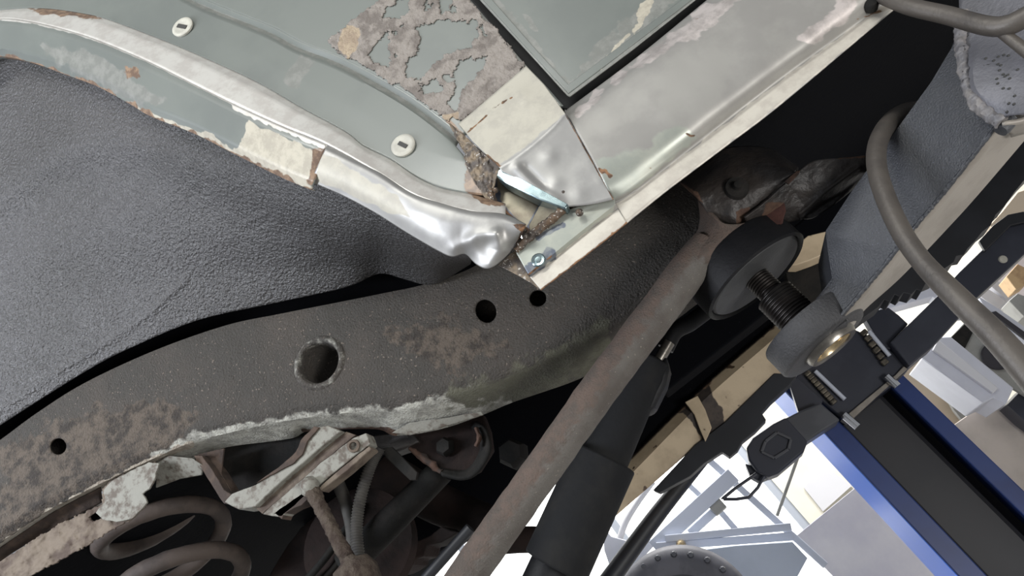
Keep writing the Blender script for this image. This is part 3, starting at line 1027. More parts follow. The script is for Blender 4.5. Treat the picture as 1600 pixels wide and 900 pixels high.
loft('inner_wing', [deeper(rowY(W5, 1.135), 0.0, 0.06), rowY([(-120, 800), (0, 730), (130, 650), (243, 600), (354, 560), (540, 520), (735, 470)], 1.33), rowY([(-120, 900), (0, 830), (130, 760), (243, 700), (354, 650), (540, 610), (735, 540)], 1.36)], 'pan_black', car, nu=40, nv=6, thick=0.003)

# ---- bump-stop bracket under the rail
YK = YC + 0.03
prism('bracket_side', [(302, 712), (316, 712), (332, 735), (350, 765), (372, 778), (366, 785), (350, 786), (338, 770), (318, 738)], YK, (0, 0.05, 0), 'rust_dark', car, bev=0.001, rough=1.5, div=8)
prism('bracket_cheek', [(308, 710), (350, 700), (345, 740), (368, 778), (356, 782)], YK + 0.02, (0, 0.004, 0), 'rust_dark', car, bev=0.001)
prism('bracket_back', [(312, 700), (480, 668), (470, 715), (365, 780)], YK + 0.085, (0, 0.004, 0), 'grime_dull', car, bev=0)
prism('bracket_lip', [(350, 784), (362, 771), (400, 757), (440, 728), (466, 706), (474, 688), (492, 668), (512, 664), (532, 674), (500, 700), (470, 726), (440, 752), (398, 792), (372, 796)], YK - 0.006, (0, 0.05, 0), 'waxy_white', car, bev=0.002, rough=1.0, div=9)
prism('bracket_edge', [(400, 755), (440, 726), (462, 706), (470, 688), (490, 666), (498, 668), (480, 690), (472, 710), (458, 724)], YK - 0.010, (0, 0.006, 0), 'rust_dark', car, bev=0.001, rough=1.0, div=8)
prism('bracket_rib', [(398, 793), (440, 753), (540, 674), (556, 680), (500, 725), (450, 770), (410, 803)], YK + 0.008, (0, 0.04, 0), 'tan_flake', car, bev=0.0015, rough=1.2, div=9)
prism('bracket_rib', [(410, 803), (450, 768), (500, 724), (552, 684), (572, 676), (578, 694), (520, 740), (495, 760), (440, 808), (424, 806)], YK - 0.004, (0, 0.03, 0), 'waxy_white', car, bev=0.0015, rough=1.0, div=9)
prism('bracket_rib', [(498, 762), (525, 738), (576, 697), (580, 702), (534, 742), (500, 768)], YK - 0.008, (0, 0.03, 0), 'tan_flake', car, bev=0.0015, rough=1.0, div=9)
prism('bracket_foot', [(424, 805), (452, 785), (478, 765), (486, 775), (470, 790), (450, 798), (440, 811), (432, 803)], YK - 0.004, (0, 0.03, 0), 'rust_dark', car, bev=0.001, rough=2, div=8)

lathe('rib_boss', at(553, 697, YK - 0.006), (0.1, -1, -0.2), [(0.006, 0.0), (0.007, 0.006), (0.011, 0.005), (0.012, -0.004)], 'tan_flake', car, seg=18, ang=50)
prism('rail_patch', [(612, 676), (640, 660), (700, 652), (752, 643), (755, 648), (690, 668), (640, 680)], [YC + 0.045, YC + 0.04, YC + 0.04, YC + 0.045, YC + 0.05, YC + 0.055, YC + 0.055], (0, 0.003, 0), 'waxy_white', car, bev=0.001, rough=1.5, div=8)

# ---- anti-roll link
lk = tube('drop_link', [(485, 762, 1.17), (497, 785, 1.165), (520, 830, 1.16), (548, 882, 1.155)], [13, 11, 11, 12], 'rod_rust', car, n=70, seg=20, wob=0.0022, wsc=120)
p = at(484, 758, 1.165)
lathe('link_cap', p, (0.5, -0.6, 0.5), [(0, 0.014), (0.010, 0.012), (0.015, 0.004), (0.016, -0.012), (0, -0.012)], 'waxy_white', lk, seg=20, ang=60)
p = at(556, 900, 1.15)
lathe('ball_joint', p + Vector((0, 0, -0.03)), (0.1, -0.2, 1), [(0, -0.01), (0.034, 0.0), (0.038, 0.03), (0.030, 0.050), (0.014, 0.056), (0.010, 0.062), (0, 0.063)], 'rod_rust', lk, seg=24, ang=60)

# hoses
tube('brake_hose', [(524, 745, 1.25), (540, 785, 1.25), (550, 830, 1.25), (552, 900, 1.25)], 10, 'hose', car, n=60, seg=14)
hs = tube('braided_hose', [(593, 700, 1.22), (578, 730, 1.22), (563, 780, 1.22), (557, 830, 1.22), (562, 880, 1.22)], 7.5, 'hose', car, n=60, seg=14)
hp_ = spline_w([at(*q) for q in [(593, 700, 1.22), (578, 730, 1.22), (563, 780, 1.22), (557, 830, 1.22), (562, 880, 1.22)]], 180)
rr = [(0.0105 + 0.0007 * (1 if (i % 4) < 2 else -1)) for i in range(len(hp_))]
link('hose_ribs', tube_mesh('hose_ribs', hp_, rr, 14), 'hose', hs)

# inner rod, bracket and bolt on the far side of the rail
tube('lower_link', [(540, 885, 1.30), (600, 825, 1.30), (690, 735, 1.30)], [24, 24, 21], 'grime_dull', car, n=12, seg=24)
prism('link_bracket', [(628, 675), (690, 664), (752, 645), (762, 672), (766, 702), (745, 735), (722, 746), (695, 740), (668, 720), (640, 700)], 1.26, (0, 0.03, 0), 'axle', car, bev=0.004)
loft('bracket_rim', [rowY([(690, 740), (722, 747), (745, 737), (764, 704), (758, 672), (742, 660)], 1.245), rowY([(684, 730), (718, 735), (736, 727), (750, 700), (746, 678), (736, 668)], 1.255)], 'grime_dull', car, nu=40, nv=3, thick=0.006)
p = at(695, 698, 1.25)
lathe('pivot_bolt', p, (0, -1, 0), [(0, 0.012), (0.013, 0.011), (0.017, 0.004), (0.018, -0.006), (0, -0.006)], 'grime_dull', car, seg=6, ang=30)
tube('bracket_rust', [(640, 700, 1.258), (660, 715, 1.256), (690, 738, 1.252)], [4, 6, 5], 'orange_rust', car, n=24, seg=10, wob=0.004, wsc=60)
tube('bracket_rust', [(744, 668, 1.243), (748, 685, 1.243), (744, 698, 1.243)], [3, 4, 3], 'orange_rust', car, n=14, seg=10, wob=0.003, wsc=60)
prism('stay_plate', [(598, 700), (612, 698), (652, 738), (650, 750), (640, 750), (602, 714)], 1.23, (0, 0.008, 0), 'grime_dull', car, bev=0.001)
prism('clamp_block', [(582, 680), (640, 672), (655, 690), (630, 702), (600, 712), (585, 700)], 1.25, (0, 0.04, 0), 'grime', car, bev=0.003)
p = at(800, 708, 1.6)
lathe('mount_nut', p, (0, -1, 0), [(0, 0.02), (0.026, 0.018), (0.034, 0.0), (0.034, -0.03), (0, -0.03)], 'grime_dull', car, seg=6)

# axle tube and differential, behind
tube('axle_tube', [(600, 738, 1.62), (680, 784, 1.62), (750, 812, 1.62), (800, 826, 1.62)], [33, 32, 28, 22], 'axle', car, n=30, seg=24)
lathe('brake_backplate', at(560, 850, 1.45), (0.2, -1, 0.1), [(0, 0.01), (0.05, 0.02), (0.07, 0.012), (0.115, 0.006), (0.12, -0.02), (0, -0.02)], 'axle', car, seg=40)
prism('brake_caliper', [(450, 850), (480, 815), (520, 780), (560, 790), (585, 840), (640, 850), (672, 836), (690, 822), (715, 832), (690, 846), (668, 852), (662, 868), (650, 872), (645, 884), (600, 905), (560, 960), (400, 980), (420, 900)], 1.5, (0, 0.08, 0), 'axle', car, bev=0.006, rough=3, div=12)
tube('handbrake_cable', [(480, 905, 1.4), (510, 870, 1.4), (545, 820, 1.42), (565, 790, 1.45)], 6, 'grime_dull', car, n=30, seg=10)
tube('brake_pipe', [(500, 910, 1.42), (540, 865, 1.42), (570, 830, 1.44)], 5, 'grime_dull', car, n=24, seg=10)
tube('stub_bar', [(590, 875, 1.48), (622, 852, 1.48)], 8, 'grime_dull', car, n=4, seg=12)
tube('exhaust_pipe', [(772, 846, 1.75), (830, 843, 1.75), (900, 848, 1.75)], 20, 'axle', car, n=40, seg=16)
tube('tie_bar', [(655, 915, 1.3), (735, 825, 1.3)], 9, 'trim_black', car, n=4, seg=12)

# coil spring
tip = at(337, 783, 1.40)
R_, rw = 0.118, 0.0175
cen = tip - Vector((R_ + rw, 0, 0))
pitch_ = 0.112
pts = []
turns = 4.2
for i in range(int(turns * 40) + 1):
    t = i / 40.0
    a = 2 * math.pi * (t - 2.0)
    pts.append(Vector((cen.x + R_ * math.cos(a), cen.y + R_ * math.sin(a), cen.z - pitch_ * (t - 2.0))))
link('coil_spring', tube_mesh('coil_spring', pts, [rw] * len(pts), 16, True, 0.0015, 60), 'spring_steel', car)

# ---- trailing arm
ta = tube('trailing_arm', [(690, 958, 1.06), (729, 900, 1.06), (942, 600, 1.065), (1074, 424, 1.07), (1108, 386, 1.075)], [29, 29.5, 30, 30, 31], 'arm_tube', car, n=120, seg=40, wob=0.0012, wsc=40, sm=False)
me = ta.data
aa = me.attributes.new('rust', 'FLOAT', 'POINT')
vals = []
for v in me.vertices:
    q = project(v.co)
    s = (q[0] - 729) * 0.815 + (q[1] - 900) * 0.579      # distance across the tube
    vals.append(min(1.0, max(0.0, 0.5 - (s - 2) / 40)))
aa.data.foreach_set('value', vals)
tag(ta, 'long rusty trailing-arm tube')
loft('arm_yoke', [rowY([(1090, 312), (1093, 345), (1082, 372), (1038, 426)], (1.06, 1.085)), rowY([(1110, 335), (1116, 358), (1100, 380), (1056, 430)], (1.035, 1.05)), rowY([(1136, 350), (1142, 366), (1118, 388), (1073, 433)], (1.032, 1.046)),
                  rowY([(1176, 345), (1178, 362), (1146, 386), (1090, 433)], (1.045, 1.06)), rowY([(1208, 326), (1206, 350), (1168, 380), (1104, 430)], (1.08, 1.095))], 'arm_tube', car, nu=50, nv=8, thick=0.006, smv=True, ang=70,
     dY=lambda P: 0.002 * fn_arr(P, 0.04, 5, 3),
     attrs={'rust': m_max(m_poly([(1060, 300), (1215, 300), (1215, 400), (1150, 430), (1100, 400), (1060, 420), (1085, 370)], 14, 10))})

# ---- arm mounting bracket with bolt
loft('mount_bracket', [rowY([(1062, 285), (1090, 262), (1120, 236), (1160, 228), (1205, 233), (1248, 262)], 1.09), rowY([(1075, 296), (1110, 275), (1150, 258), (1185, 254), (1225, 258), (1246, 268)], 1.045),
                       rowY([(1092, 312), (1120, 300), (1155, 296), (1190, 285), (1220, 278), (1247, 268)], 1.03), rowY([(1108, 338), (1130, 345), (1150, 345), (1170, 330), (1205, 305), (1247, 272)], 1.045),
                       rowY([(1112, 345), (1130, 353), (1150, 355), (1165, 347), (1200, 325), (1247, 282)], 1.075)], 'grime', car, nu=70, nv=12, thick=0.004, smv=True, ang=70,
     dY=lambda P: 0.002 * fn_arr(P, 0.03, 5, 4),
     attrs={'rust': m_max(m_poly([(1150, 330), (1172, 325), (1166, 348), (1152, 354)], 4, 4, 0.1), m_poly([(1060, 285), (1090, 300), (1100, 318), (1085, 312)], 4, 4))})
p = at(1150, 293, 1.028)
lathe('bracket_bolt', p + Vector((0, 0.012, 0)), (0.1, -1, -0.1), [(0, 0.024), (0.006, 0.023), (0.007, 0.016), (0.008, 0.015), (0.017, 0.014), (0.02, 0.004), (0.024, -0.004), (0, -0.004)], 'grime_dull', car, seg=20, ang=50)
gus = loft('gusset_plate', [rowY([(1165, 340), (1200, 312), (1240, 275), (1270, 252), (1310, 247), (1352, 244)], 1.035), rowY([(1168, 350), (1205, 330), (1245, 300), (1285, 290), (1320, 280), (1356, 266)], 1.05),
                            rowY([(1172, 360), (1210, 352), (1245, 345), (1280, 335), (1310, 315), (1358, 275)], 1.085)], 'grime', car, nu=80, nv=18, thick=0.004, smv=True, ang=70,
           dY=lambda P: ridge(P, [(1250, 335), (1290, 300), (1340, 262)], 3, -0.006) + ridge(P, [(1262, 338), (1300, 312), (1345, 275)], 3, 0.006) + 0.0012 * fn_arr(P, 0.06, 5, 4),
           attrs={'rust': m_max(m_line([(1228, 282), (1246, 268)], 3.5, 2, 2), m_line([(1310, 247), (1352, 244)], 2, 2, 2), m_poly([(1195, 318), (1225, 315), (1222, 352), (1190, 352)], 5, 4))})
prism('rust_scab', [(1196, 322), (1225, 312), (1228, 328), (1222, 350), (1192, 356)], 1.052, (0, 0.01, 0), 'red_rust', gus, bev=0.001, rough=4, div=5)
prism('edge_rust', [(1226, 283), (1246, 266), (1249, 270), (1232, 287)], 1.026, (0, 0.004, 0), 'orange_rust', gus, bev=0.0006)

# ---- shock absorber
sh = rod('shock_absorber', at(1012, 560, 1.30), at(938, 735, 1.30), 36 * mpp(at(980, 640, 1.30)), 'shock_dark', car, seg=32, n=6, bev=0.004)
rod('shock_sleeve', at(945, 715, 1.29), at(868, 885, 1.29), 52 * mpp(at(900, 800, 1.29)), 'shock_dark', sh, seg=32, n=4, bev=0.004)
rod('shock_eye', at(868, 870, 1.30), at(840, 930, 1.30), 34 * mpp(at(850, 900, 1.30)), 'rubber', sh, seg=24)
rod('shock_rod', at(1030, 562, 1.30), at(1046, 535, 1.30), 9 * mpp(at(1040, 545, 1.30)), 'ring_steel', sh, seg=16)
prism('shock_cap', [(1018, 585), (1040, 552), (1046, 575), (1040, 600), (1020, 640), (985, 650), (980, 610)], 1.29, (0, 0.05, 0), 'rubber', sh, bev=0.008)
tube('breather_hose', [(1040, 545, 1.31), (1055, 518, 1.31), (1078, 505, 1.32), (1105, 485, 1.33)], 13, 'rubber', car, n=30, seg=16)

# ---- floor pans (seen from below) and far side of the car
zs = at(1039, 300, YB).z
zc = at(540, 473, YC).z
x_end = at(830, 440, YB).x
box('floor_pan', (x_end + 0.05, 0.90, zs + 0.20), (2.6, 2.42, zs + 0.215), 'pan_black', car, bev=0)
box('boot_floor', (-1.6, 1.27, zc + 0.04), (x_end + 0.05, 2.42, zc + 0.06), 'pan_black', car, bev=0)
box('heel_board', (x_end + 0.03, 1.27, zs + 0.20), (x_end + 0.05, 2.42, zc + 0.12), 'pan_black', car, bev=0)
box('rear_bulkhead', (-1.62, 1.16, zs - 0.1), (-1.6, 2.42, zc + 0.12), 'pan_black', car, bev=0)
box('underbody_blocker', (-0.9, 1.98, zs + 0.105), (0.35, 2.10, zc + 0.10), 'pan_black', car, bev=0.01)  # added dark blocker that keeps the bright background out under the car
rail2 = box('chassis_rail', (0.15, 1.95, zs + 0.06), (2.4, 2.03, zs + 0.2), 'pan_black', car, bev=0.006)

YF = 2.36
fs = loft('far_sill', [rowY([(900, 796), (962, 738), (1050, 650), (1104, 598), (1208, 508), (1330, 400)], YF), rowY([(918, 805), (975, 752), (1060, 665), (1114, 612), (1214, 525), (1340, 415)], YF - 0.03),
                       rowY([(905, 856), (951, 816), (1087, 698), (1132, 663), (1222, 589), (1370, 462)], YF - 0.01)], 'beige_paint', car, nu=120, nv=[4, 14], thick=0.004,
          attrs={'dirt': m_max(m_poly([(1040, 640), (1085, 600), (1108, 598), (1115, 622), (1130, 640), (1132, 665), (1100, 690), (1090, 672), (1068, 645)], 4, 4, 0.06), m_poly([(930, 790), (960, 735), (972, 745), (955, 800)], 6, 4)),
                 'rust': m_line([(990, 692), (1050, 652), (1104, 600), (1208, 510)], 2, 3, 5, 0.05)})
fs.name = 'sill_beam'
tag(fs, 'beige sill beam on the far side')
prism('inner_sill', [(850, 735), (905, 800), (962, 744), (1050, 656), (1104, 604), (1208, 514), (1340, 402), (1320, 330), (1180, 430), (1000, 570)], YF + 0.03, (0, 0.01, 0), 'pan_black', car, bev=0)
prism('beam_strap', [(1070, 628), (1090, 618), (1102, 640), (1112, 668), (1102, 690), (1094, 672), (1085, 648)], YF - 0.04, (0, 0.01, 0), 'beige_paint', fs, bev=0.002)
prism('trim_strip', [(1210, 583), (1246, 585), (1236, 600), (1205, 628), (1190, 645), (1197, 656), (1180, 674), (1160, 690), (1152, 704), (1140, 714), (1128, 706), (1100, 724), (1078, 744), (1030, 770), (1020, 766), (1087, 694), (1132, 660)],
      YF - 0.02, (0, 0.05, 0), 'trim_black', car, bev=0.002)
prism('beige_bracket', [(1232, 414), (1242, 385), (1262, 368), (1296, 360), (1300, 392), (1270, 405), (1245, 414)], 1.5, (0, 0.04, 0), 'beige_paint', car, bev=0.002)
prism('cross_bracket', [(1225, 420), (1298, 396), (1300, 440), (1266, 478), (1235, 460)], 1.55, (0, 0.04, 0), 'grime_dull', car, bev=0.002)
J = [(1335, 508), (1352, 494), (1372, 480), (1382, 468), (1390, 472), (1398, 460), (1406, 464), (1412, 457), (1424, 460), (1432, 452), (1440, 455), (1446, 443), (1460, 437), (1475, 420), (1490, 410), (1494, 400),
     (1506, 398), (1512, 388), (1522, 378), (1535, 362), (1548, 352), (1556, 335), (1570, 322), (1585, 300), (1600, 282), (1660, 220), (1640, 170), (1560, 240), (1500, 300), (1420, 370), (1340, 460)]
prism('skirt_trim', J, YF + 0.02, (0, 0.08, 0), 'trim_black', car, bev=0.001)

# ================================================================== LIFT ARM under the near side
la = thing('car_lift', 'dark blue-grey lift arm with threaded support pad under the chassis bracket', 'car lift', tuple(at(1281, 553, 1.13)))
AL = [(1500, 40, .875), (1489, 71, .885), (1455, 128, .91), (1391, 216, .955), (1330, 300, 1.0), (1290, 361, 1.03), (1293, 388, 1.045), (1300, 435, 1.065), (1266, 480, 1.085), (1236, 512, 1.10)]
AR = [(1620, 120, .82), (1549, 206, .87), (1475, 300, .93), (1431, 351, .965), (1364, 435, 1.02), (1318, 490, 1.055), (1296, 515, 1.075)]
AO = [(1665, 135, .90), (1600, 213, .95), (1526, 300, 1.00), (1480, 351, 1.03), (1405, 430, 1.08), (1347, 483, 1.11), (1326, 515, 1.12)]
up_row = deeper(AL, 0.12)
arm = loft('arm_beam', [up_row, AL, AR], 'arm_paint', la, sm=False, nu=90, nv=[4, 30], thick=0.004, ang=20, dY=lambda P: 0.0004 * fn_arr(P, 0.04, 4, 3))
loft('arm_underside', [AR, AO, deeper(AO, 0.02, 0.06)], 'arm_under', la, nu=60, nv=6, thick=0.004, ang=40)
tube('arm_weld', [(1562, 190, .858), (1478, 297, .926), (1434, 349, .96), (1367, 432, 1.015), (1316, 492, 1.053)], 3.2, 'arm_paint', la, n=160, seg=10, wob=0.0012, wsc=260)
# outer sleeve of the arm at the top right
slv = loft('arm_sleeve', [rowY([(1497, -40), (1500, 40), (1508, 110), (1518, 150), (1560, 196)], (.872, .845)), rowY([(1530, -40), (1535, 45), (1522, 90), (1526, 140), (1572, 182)], (.858, .835)),
                          rowY([(1680, -60), (1680, 0), (1680, 60), (1680, 130), (1640, 170)], (.80, .79))], 'arm_pale', la, nu=60, nv=[6, 30], thick=0.006, ang=40)
loft('sleeve_underside', [rowY([(1566, 196), (1600, 190), (1640, 170), (1690, 120)], .84), rowY([(1580, 215), (1612, 205), (1655, 182), (1700, 135)], .90)], 'arm_under', la, nu=20, nv=4, thick=0.005)
wl = tube('sleeve_weld', [(1503, 20, .862), (1500, 60, .862), (1506, 100, .860), (1514, 140, .856), (1530, 165, .85), (1566, 193, .843)], [9, 8, 9, 8, 11, 11], 'weld_paint', la, n=140, seg=18, wob=0.003, wsc=110)
tag(wl, 'lumpy painted weld round the sleeve')
for i in range(22):
    x, y = random.uniform(1530, 1600), random.uniform(80, 180)
    if x < 1525 + (y - 60) * 0.35:
        x += 25
    p = hit(slv, x, y)
    if p is None:
        continue
    lathe('weld_spatter', p, (0, -1, 0), [(0, 0.0016), (0.0012, 0.0011), (0.0018, -0.001), (0, -0.002)], 'slot_dark', slv, seg=8, ang=80)
sp = at(1566, 196, .838)
lathe('stop_pin', at(1562, 205, .85), at(1580, 185, .85) - at(1562, 205, .85), [(0, 0), (0.008, 0.001), (0.009, 0.004), (0.009, 0.02), (0, 0.021)], 'arm_paint', la, seg=16)

# bent guard bars
tube('guard_bar', [(1440, 172, 1.03), (1412, 176, .99), (1386, 196, .95), (1370, 232, .925), (1374, 280, .905), (1402, 350, .885), (1440, 408, .87), (1500, 470, .85), (1560, 530, .835), (1640, 622, .82)], [14, 14, 14, 14.5, 15, 15.5, 16, 19, 21, 24], 'bar_steel', la, n=160, seg=24)
tube('guard_bar', [(1372, -8, .85), (1420, 10, .83), (1480, 24, .81), (1540, 40, .79), (1572, 40, .78), (1600, 28, .77), (1660, -5, .75)], [11, 13, 14, 15, 16, 16, 18], 'bar_steel', la, n=120, seg=22)
tube('guard_brace', [(1552, 42, .79), (1580, 62, .785), (1640, 108, .775)], [7, 9, 11], 'bar_steel', la, n=40, seg=16)

# boss, screw, pad
bc = at(1290, 540, 1.12)
k = mpp(bc)
axis = Vector((0.0, 0.03, 1.0)).normalized()
hgt = 0.142
pc = bc + axis * hgt
rb = 79 * k
lathe('arm_boss', bc, axis, [(rb * 0.40, 0.003), (rb * 0.45, 0.0), (rb * 0.94, 0.0), (rb, 0.005), (rb, 0.040), (rb * 0.97, 0.044), (rb * 0.3, 0.044)], 'cast_grey', la, seg=72, ang=50)
bo = bc - axis * 0.004 + Vector((0.006, 0, 0))
lathe('boss_ring', bo, axis, [(rb * 0.40, 0.008), (rb * 0.42, -0.006), (rb * 0.53, -0.007), (rb * 0.57, -0.002), (rb * 0.57, 0.008)], 'ring_steel', la, seg=48, ang=50)
lathe('boss_bush', bo, axis, [(rb * 0.44, -0.004), (rb * 0.40, -0.004), (rb * 0.37, 0.002), (rb * 0.36, 0.03)], 'brass', la, seg=40, ang=50)
lathe('bush_core', bo, axis, [(rb * 0.36, 0.022), (rb * 0.1, 0.02), (0, 0.02)], 'screw', la, seg=32, ang=50)
prism('boss_web', [(1240, 508), (1300, 436), (1316, 486), (1330, 500), (1300, 520)], [1.09, 1.065, 1.06, 1.06, 1.07], (0, 0.05, 0), 'cast_grey', la, bev=0.004)
kp = mpp(pc)
# threaded screw: ridged turned profile, lower thick and upper thin stage
def threads(r, z0, z1, pitch):
    out = []
    z = z0
    while z < z1:
        out += [(r * 0.93, z), (r, z + pitch * 0.35), (r, z + pitch * 0.55), (r * 0.93, z + pitch * 0.95)]
        z += pitch
    return out


lathe('screw_sleeve', bc, axis, [(0, 0.04)] + threads(33 * k, 0.04, hgt * 0.74, 0.0052) + [(20 * k, hgt * 0.745), (0, hgt * 0.75)], 'screw', la, seg=40, ang=20)
lathe('pad_screw', bc, axis, [(0, hgt * 0.7)] + threads(22 * k, hgt * 0.7, hgt * 1.0, 0.0046) + [(0, hgt * 1.01)], 'screw', la, seg=36, ang=20)
rp = 94 * kp
pad = lathe('support_pad', pc, axis, [(0, 0.010), (rp * 0.90, 0.010), (rp * 0.92, 0.004), (rp * 0.96, 0.0), (rp, 0.003), (rp, 0.046), (rp * 0.96, 0.052), (0, 0.054)], 'rubber', la, seg=64, ang=40)
lathe('pad_face', pc, axis, [(0, 0.002), (rp * 0.86, 0.002), (rp * 0.90, 0.006), (rp * 0.90, 0.010), (0, 0.010)], 'rubber_face', pad, seg=64, ang=40)

# ================================================================== FAR LIFT POST
YP = 2.85
pL = at(1400, 798, YP)
pR = at(1500, 672, YP)
x0, x1 = pL.x, pR.x
w = x1 - x0
lp = thing('lift_post', 'blue two-post lift column with black carriage on the far side of the car', 'lift post', ((x0 + x1) / 2, YP, 0))
box('post_side', (x0, YP, 0), (x0 + 0.02, YP + 0.30, 3.4), 'post_blue_lit', lp, bev=0.002)
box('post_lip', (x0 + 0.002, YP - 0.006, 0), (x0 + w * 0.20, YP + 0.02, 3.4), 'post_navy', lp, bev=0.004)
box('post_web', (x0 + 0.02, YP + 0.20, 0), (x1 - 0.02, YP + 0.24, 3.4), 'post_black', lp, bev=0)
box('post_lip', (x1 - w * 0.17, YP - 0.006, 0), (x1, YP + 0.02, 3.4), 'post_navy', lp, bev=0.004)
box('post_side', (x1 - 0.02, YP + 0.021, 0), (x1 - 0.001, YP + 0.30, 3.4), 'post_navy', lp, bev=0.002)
box('post_base', (x0 - 0.15, YP - 0.2, 0), (x1 + 0.15, YP + 0.45, 0.02), 'post_navy', lp, bev=0.002)
box('slider', (x0 + w * 0.22, YP + 0.10, 0.0), (x1 - w * 0.2, YP + 0.199, 1.9), 'post_black', lp, bev=0.02)
# carriage
cg = prism('carriage', [(1240, 592), (1290, 545), (1330, 512), (1372, 530), (1424, 572), (1398, 600), (1322, 658), (1284, 628)], YP - 0.03, (0, 0.10, 0), 'lift_black', lp, bev=0.006)
prism('carriage_rib', [(1400, 585), (1412, 572), (1418, 576), (1324, 662), (1314, 656)], YP - 0.045, (0, 0.03, 0), 'arm_under', cg, bev=0.002)
for i in range(9):
    t = i / 8
    p = at(1262 + 40 * t, 584 + 44 * t, YP - 0.045)
    bar('chain_link', p + Vector((-0.012, 0, 0)), p + Vector((0.012, 0, 0)), 0.016, 0.02, 'chain', cg, bev=0.004)
for i in range(6):
    t = i / 5
    p = at(1350 + 32 * t, 520 + 46 * t, YP - 0.045)
    bar('chain_link', p + Vector((-0.012, 0, 0)), p + Vector((0.012, 0, 0)), 0.02, 0.02, 'chain', cg, bev=0.004)
tube('carriage_rod', [(1274, 580, YP - 0.05), (1320, 624, YP - 0.05)], 3.5, 'rack_grey', cg, n=4, seg=10)
tube('carriage_rod', [(1358, 518, YP - 0.05), (1390, 556, YP - 0.05)], 3.5, 'rack_grey', cg, n=4, seg=10)
tube('lock_pin', [(1385, 588, YP - 0.06), (1402, 604, YP - 0.06)], 6.5, 'chrome', lp, n=4, seg=16)
tube('lock_pin', [(1318, 648, YP - 0.06), (1340, 667, YP - 0.06)], 7, 'chrome', lp, n=4, seg=16)
prism('carriage_cheek', [(1233, 598), (1246, 590), (1286, 626), (1283, 634), (1249, 648)], YP - 0.06, (0, 0.04, 0), 'lift_black', lp, bev=0.003)
prism('arm_block', [(1226, 654), (1248, 643), (1282, 629), (1313, 656), (1285, 674), (1258, 692)], YP - 0.12, (0, 0.10, 0), 'lift_grey', lp, bev=0.006)
sk = prism('arm_socket', [(1208, 662), (1228, 652), (1262, 690), (1256, 706), (1216, 740), (1200, 746), (1182, 736), (1170, 720), (1166, 700), (1176, 684)], YP - 0.14, (0, 0.10, 0), 'lift_black', lp, bev=0.006)
SQ = [(1214, 676), (1236, 686), (1232, 702), (1210, 716), (1190, 706), (1196, 690)]
for i in range(6):
    a, b = SQ[i], SQ[(i + 1) % 6]
    bar('socket_rim', at(a[0], a[1], YP - 0.145), at(b[0], b[1], YP - 0.145), 0.010, 0.012, 'lift_grey', sk, bev=0.002)
prism('arm_lock', [(1168, 700), (1180, 712), (1176, 728), (1164, 724), (1172, 744), (1186, 752), (1206, 744), (1216, 736), (1200, 700)], YP - 0.10, (0, 0.08, 0), 'lift_black', lp, bev=0.004)
tube('trip_rod', [(1197, 738, YP - 0.12), (1184, 762, YP - 0.12), (1170, 777, YP - 0.12), (1150, 780, YP - 0.12), (1128, 780, YP - 0.12), (1150, 762, YP - 0.12), (1182, 740, YP - 0.12)], 2.6, 'lift_black', lp, n=60, seg=8, sm=False)
# box-section arm to the upper right
fb = prism('swing_arm', [(1391, 535), (1469, 458), (1498, 426), (1540, 385), (1575, 352), (1610, 322), (1640, 360), (1600, 398), (1585, 412), (1528, 464), (1457, 542), (1421, 572)], YP - 0.08, (0, 0.10, 0), 'lift_black', lp, bev=0.004)
prism('arm_bracket', [(1348, 490), (1388, 480), (1404, 492), (1419, 506), (1391, 535), (1400, 545), (1380, 545)], YP - 0.04, (0, 0.06, 0), 'lift_black', lp, bev=0.003)
prism('arm_gusset', [(1530, 376), (1552, 352), (1575, 335), (1600, 330), (1610, 345), (1580, 352), (1560, 372), (1540, 392)], YP - 0.10, (0, 0.02, 0), 'trim_black', fb, bev=0.003)
lathe('arm_plug', at(1567, 405, YP - 0.08), (0, -1, 0), [(0, 0.006), (0.012, 0.005), (0.015, 0), (0.015, -0.004), (0, -0.004)], 'clip_plastic', fb, seg=16)
# strut running down to the left
rodS = tube('lift_strut', [(1098, 716, 2.55), (1030, 800, 2.5), (955, 902, 2.45), (935, 930, 2.44)], [11, 13, 15, 15], 'trim_black', lp, n=30, seg=12)
rodS.name = 'arm_strut'

# ================================================================== BACKGROUND THINGS
YR = 5.0


def pb(name, a, b, wpx, mat, parent, Y=YR, d=0.05):
    p, q = at(a[0], a[1], Y), at(b[0], b[1], Y)
    return bar(name, p, q, wpx * mpp((p + q) / 2), d, mat, parent, bev=0.004)


rk = thing('storage_rack', 'light grey steel rack with braces against the bright window', 'rack', tuple(at(1110, 800, YR))[:2] + (0.0,))
pb('upright', (1100, 712), (1290, 884), 10, 'rack_grey', rk)
pb('beam', (1146, 742), (1022, 856), 23, 'rack_grey', rk, YR - 0.08)
pb('upright', (1064, 746), (1104, 784), 8, 'rack_grey', rk, YR + 0.15)
pb('brace', (1236, 823), (1040, 842), 11, 'rack_grey', rk, YR - 0.12)
pb('brace', (1240, 838), (1026, 854), 12, 'rack_grey', rk, YR - 0.10)
pb('brace', (1124, 792), (1078, 834), 13, 'rack_grey', rk, YR + 0.02)
pb('brace_block', (1130, 786), (1114, 800), 16, 'plate_grey', rk, YR - 0.03, 0.09)
pb('upright', (1126, 800), (1150, 828), 9, 'rack_grey', rk, YR + 0.1)
pb('upright', (1246, 716), (1214, 806), 5, 'plate_grey', rk, YR + 0.3)
tube('hose_hoop', [(1020, 752, YR + 0.2), (996, 785, YR + 0.2), (978, 815, YR + 0.2), (968, 842, YR + 0.2)], 5, 'poster_grey', rk, n=24, seg=10)
prism('end_plate', [(942, 822), (955, 838), (985, 846), (1018, 842), (1024, 850), (985, 892), (955, 892), (944, 860)], YR + 0.05, (0, 0.03, 0), 'white_machine', rk, bev=0.004)
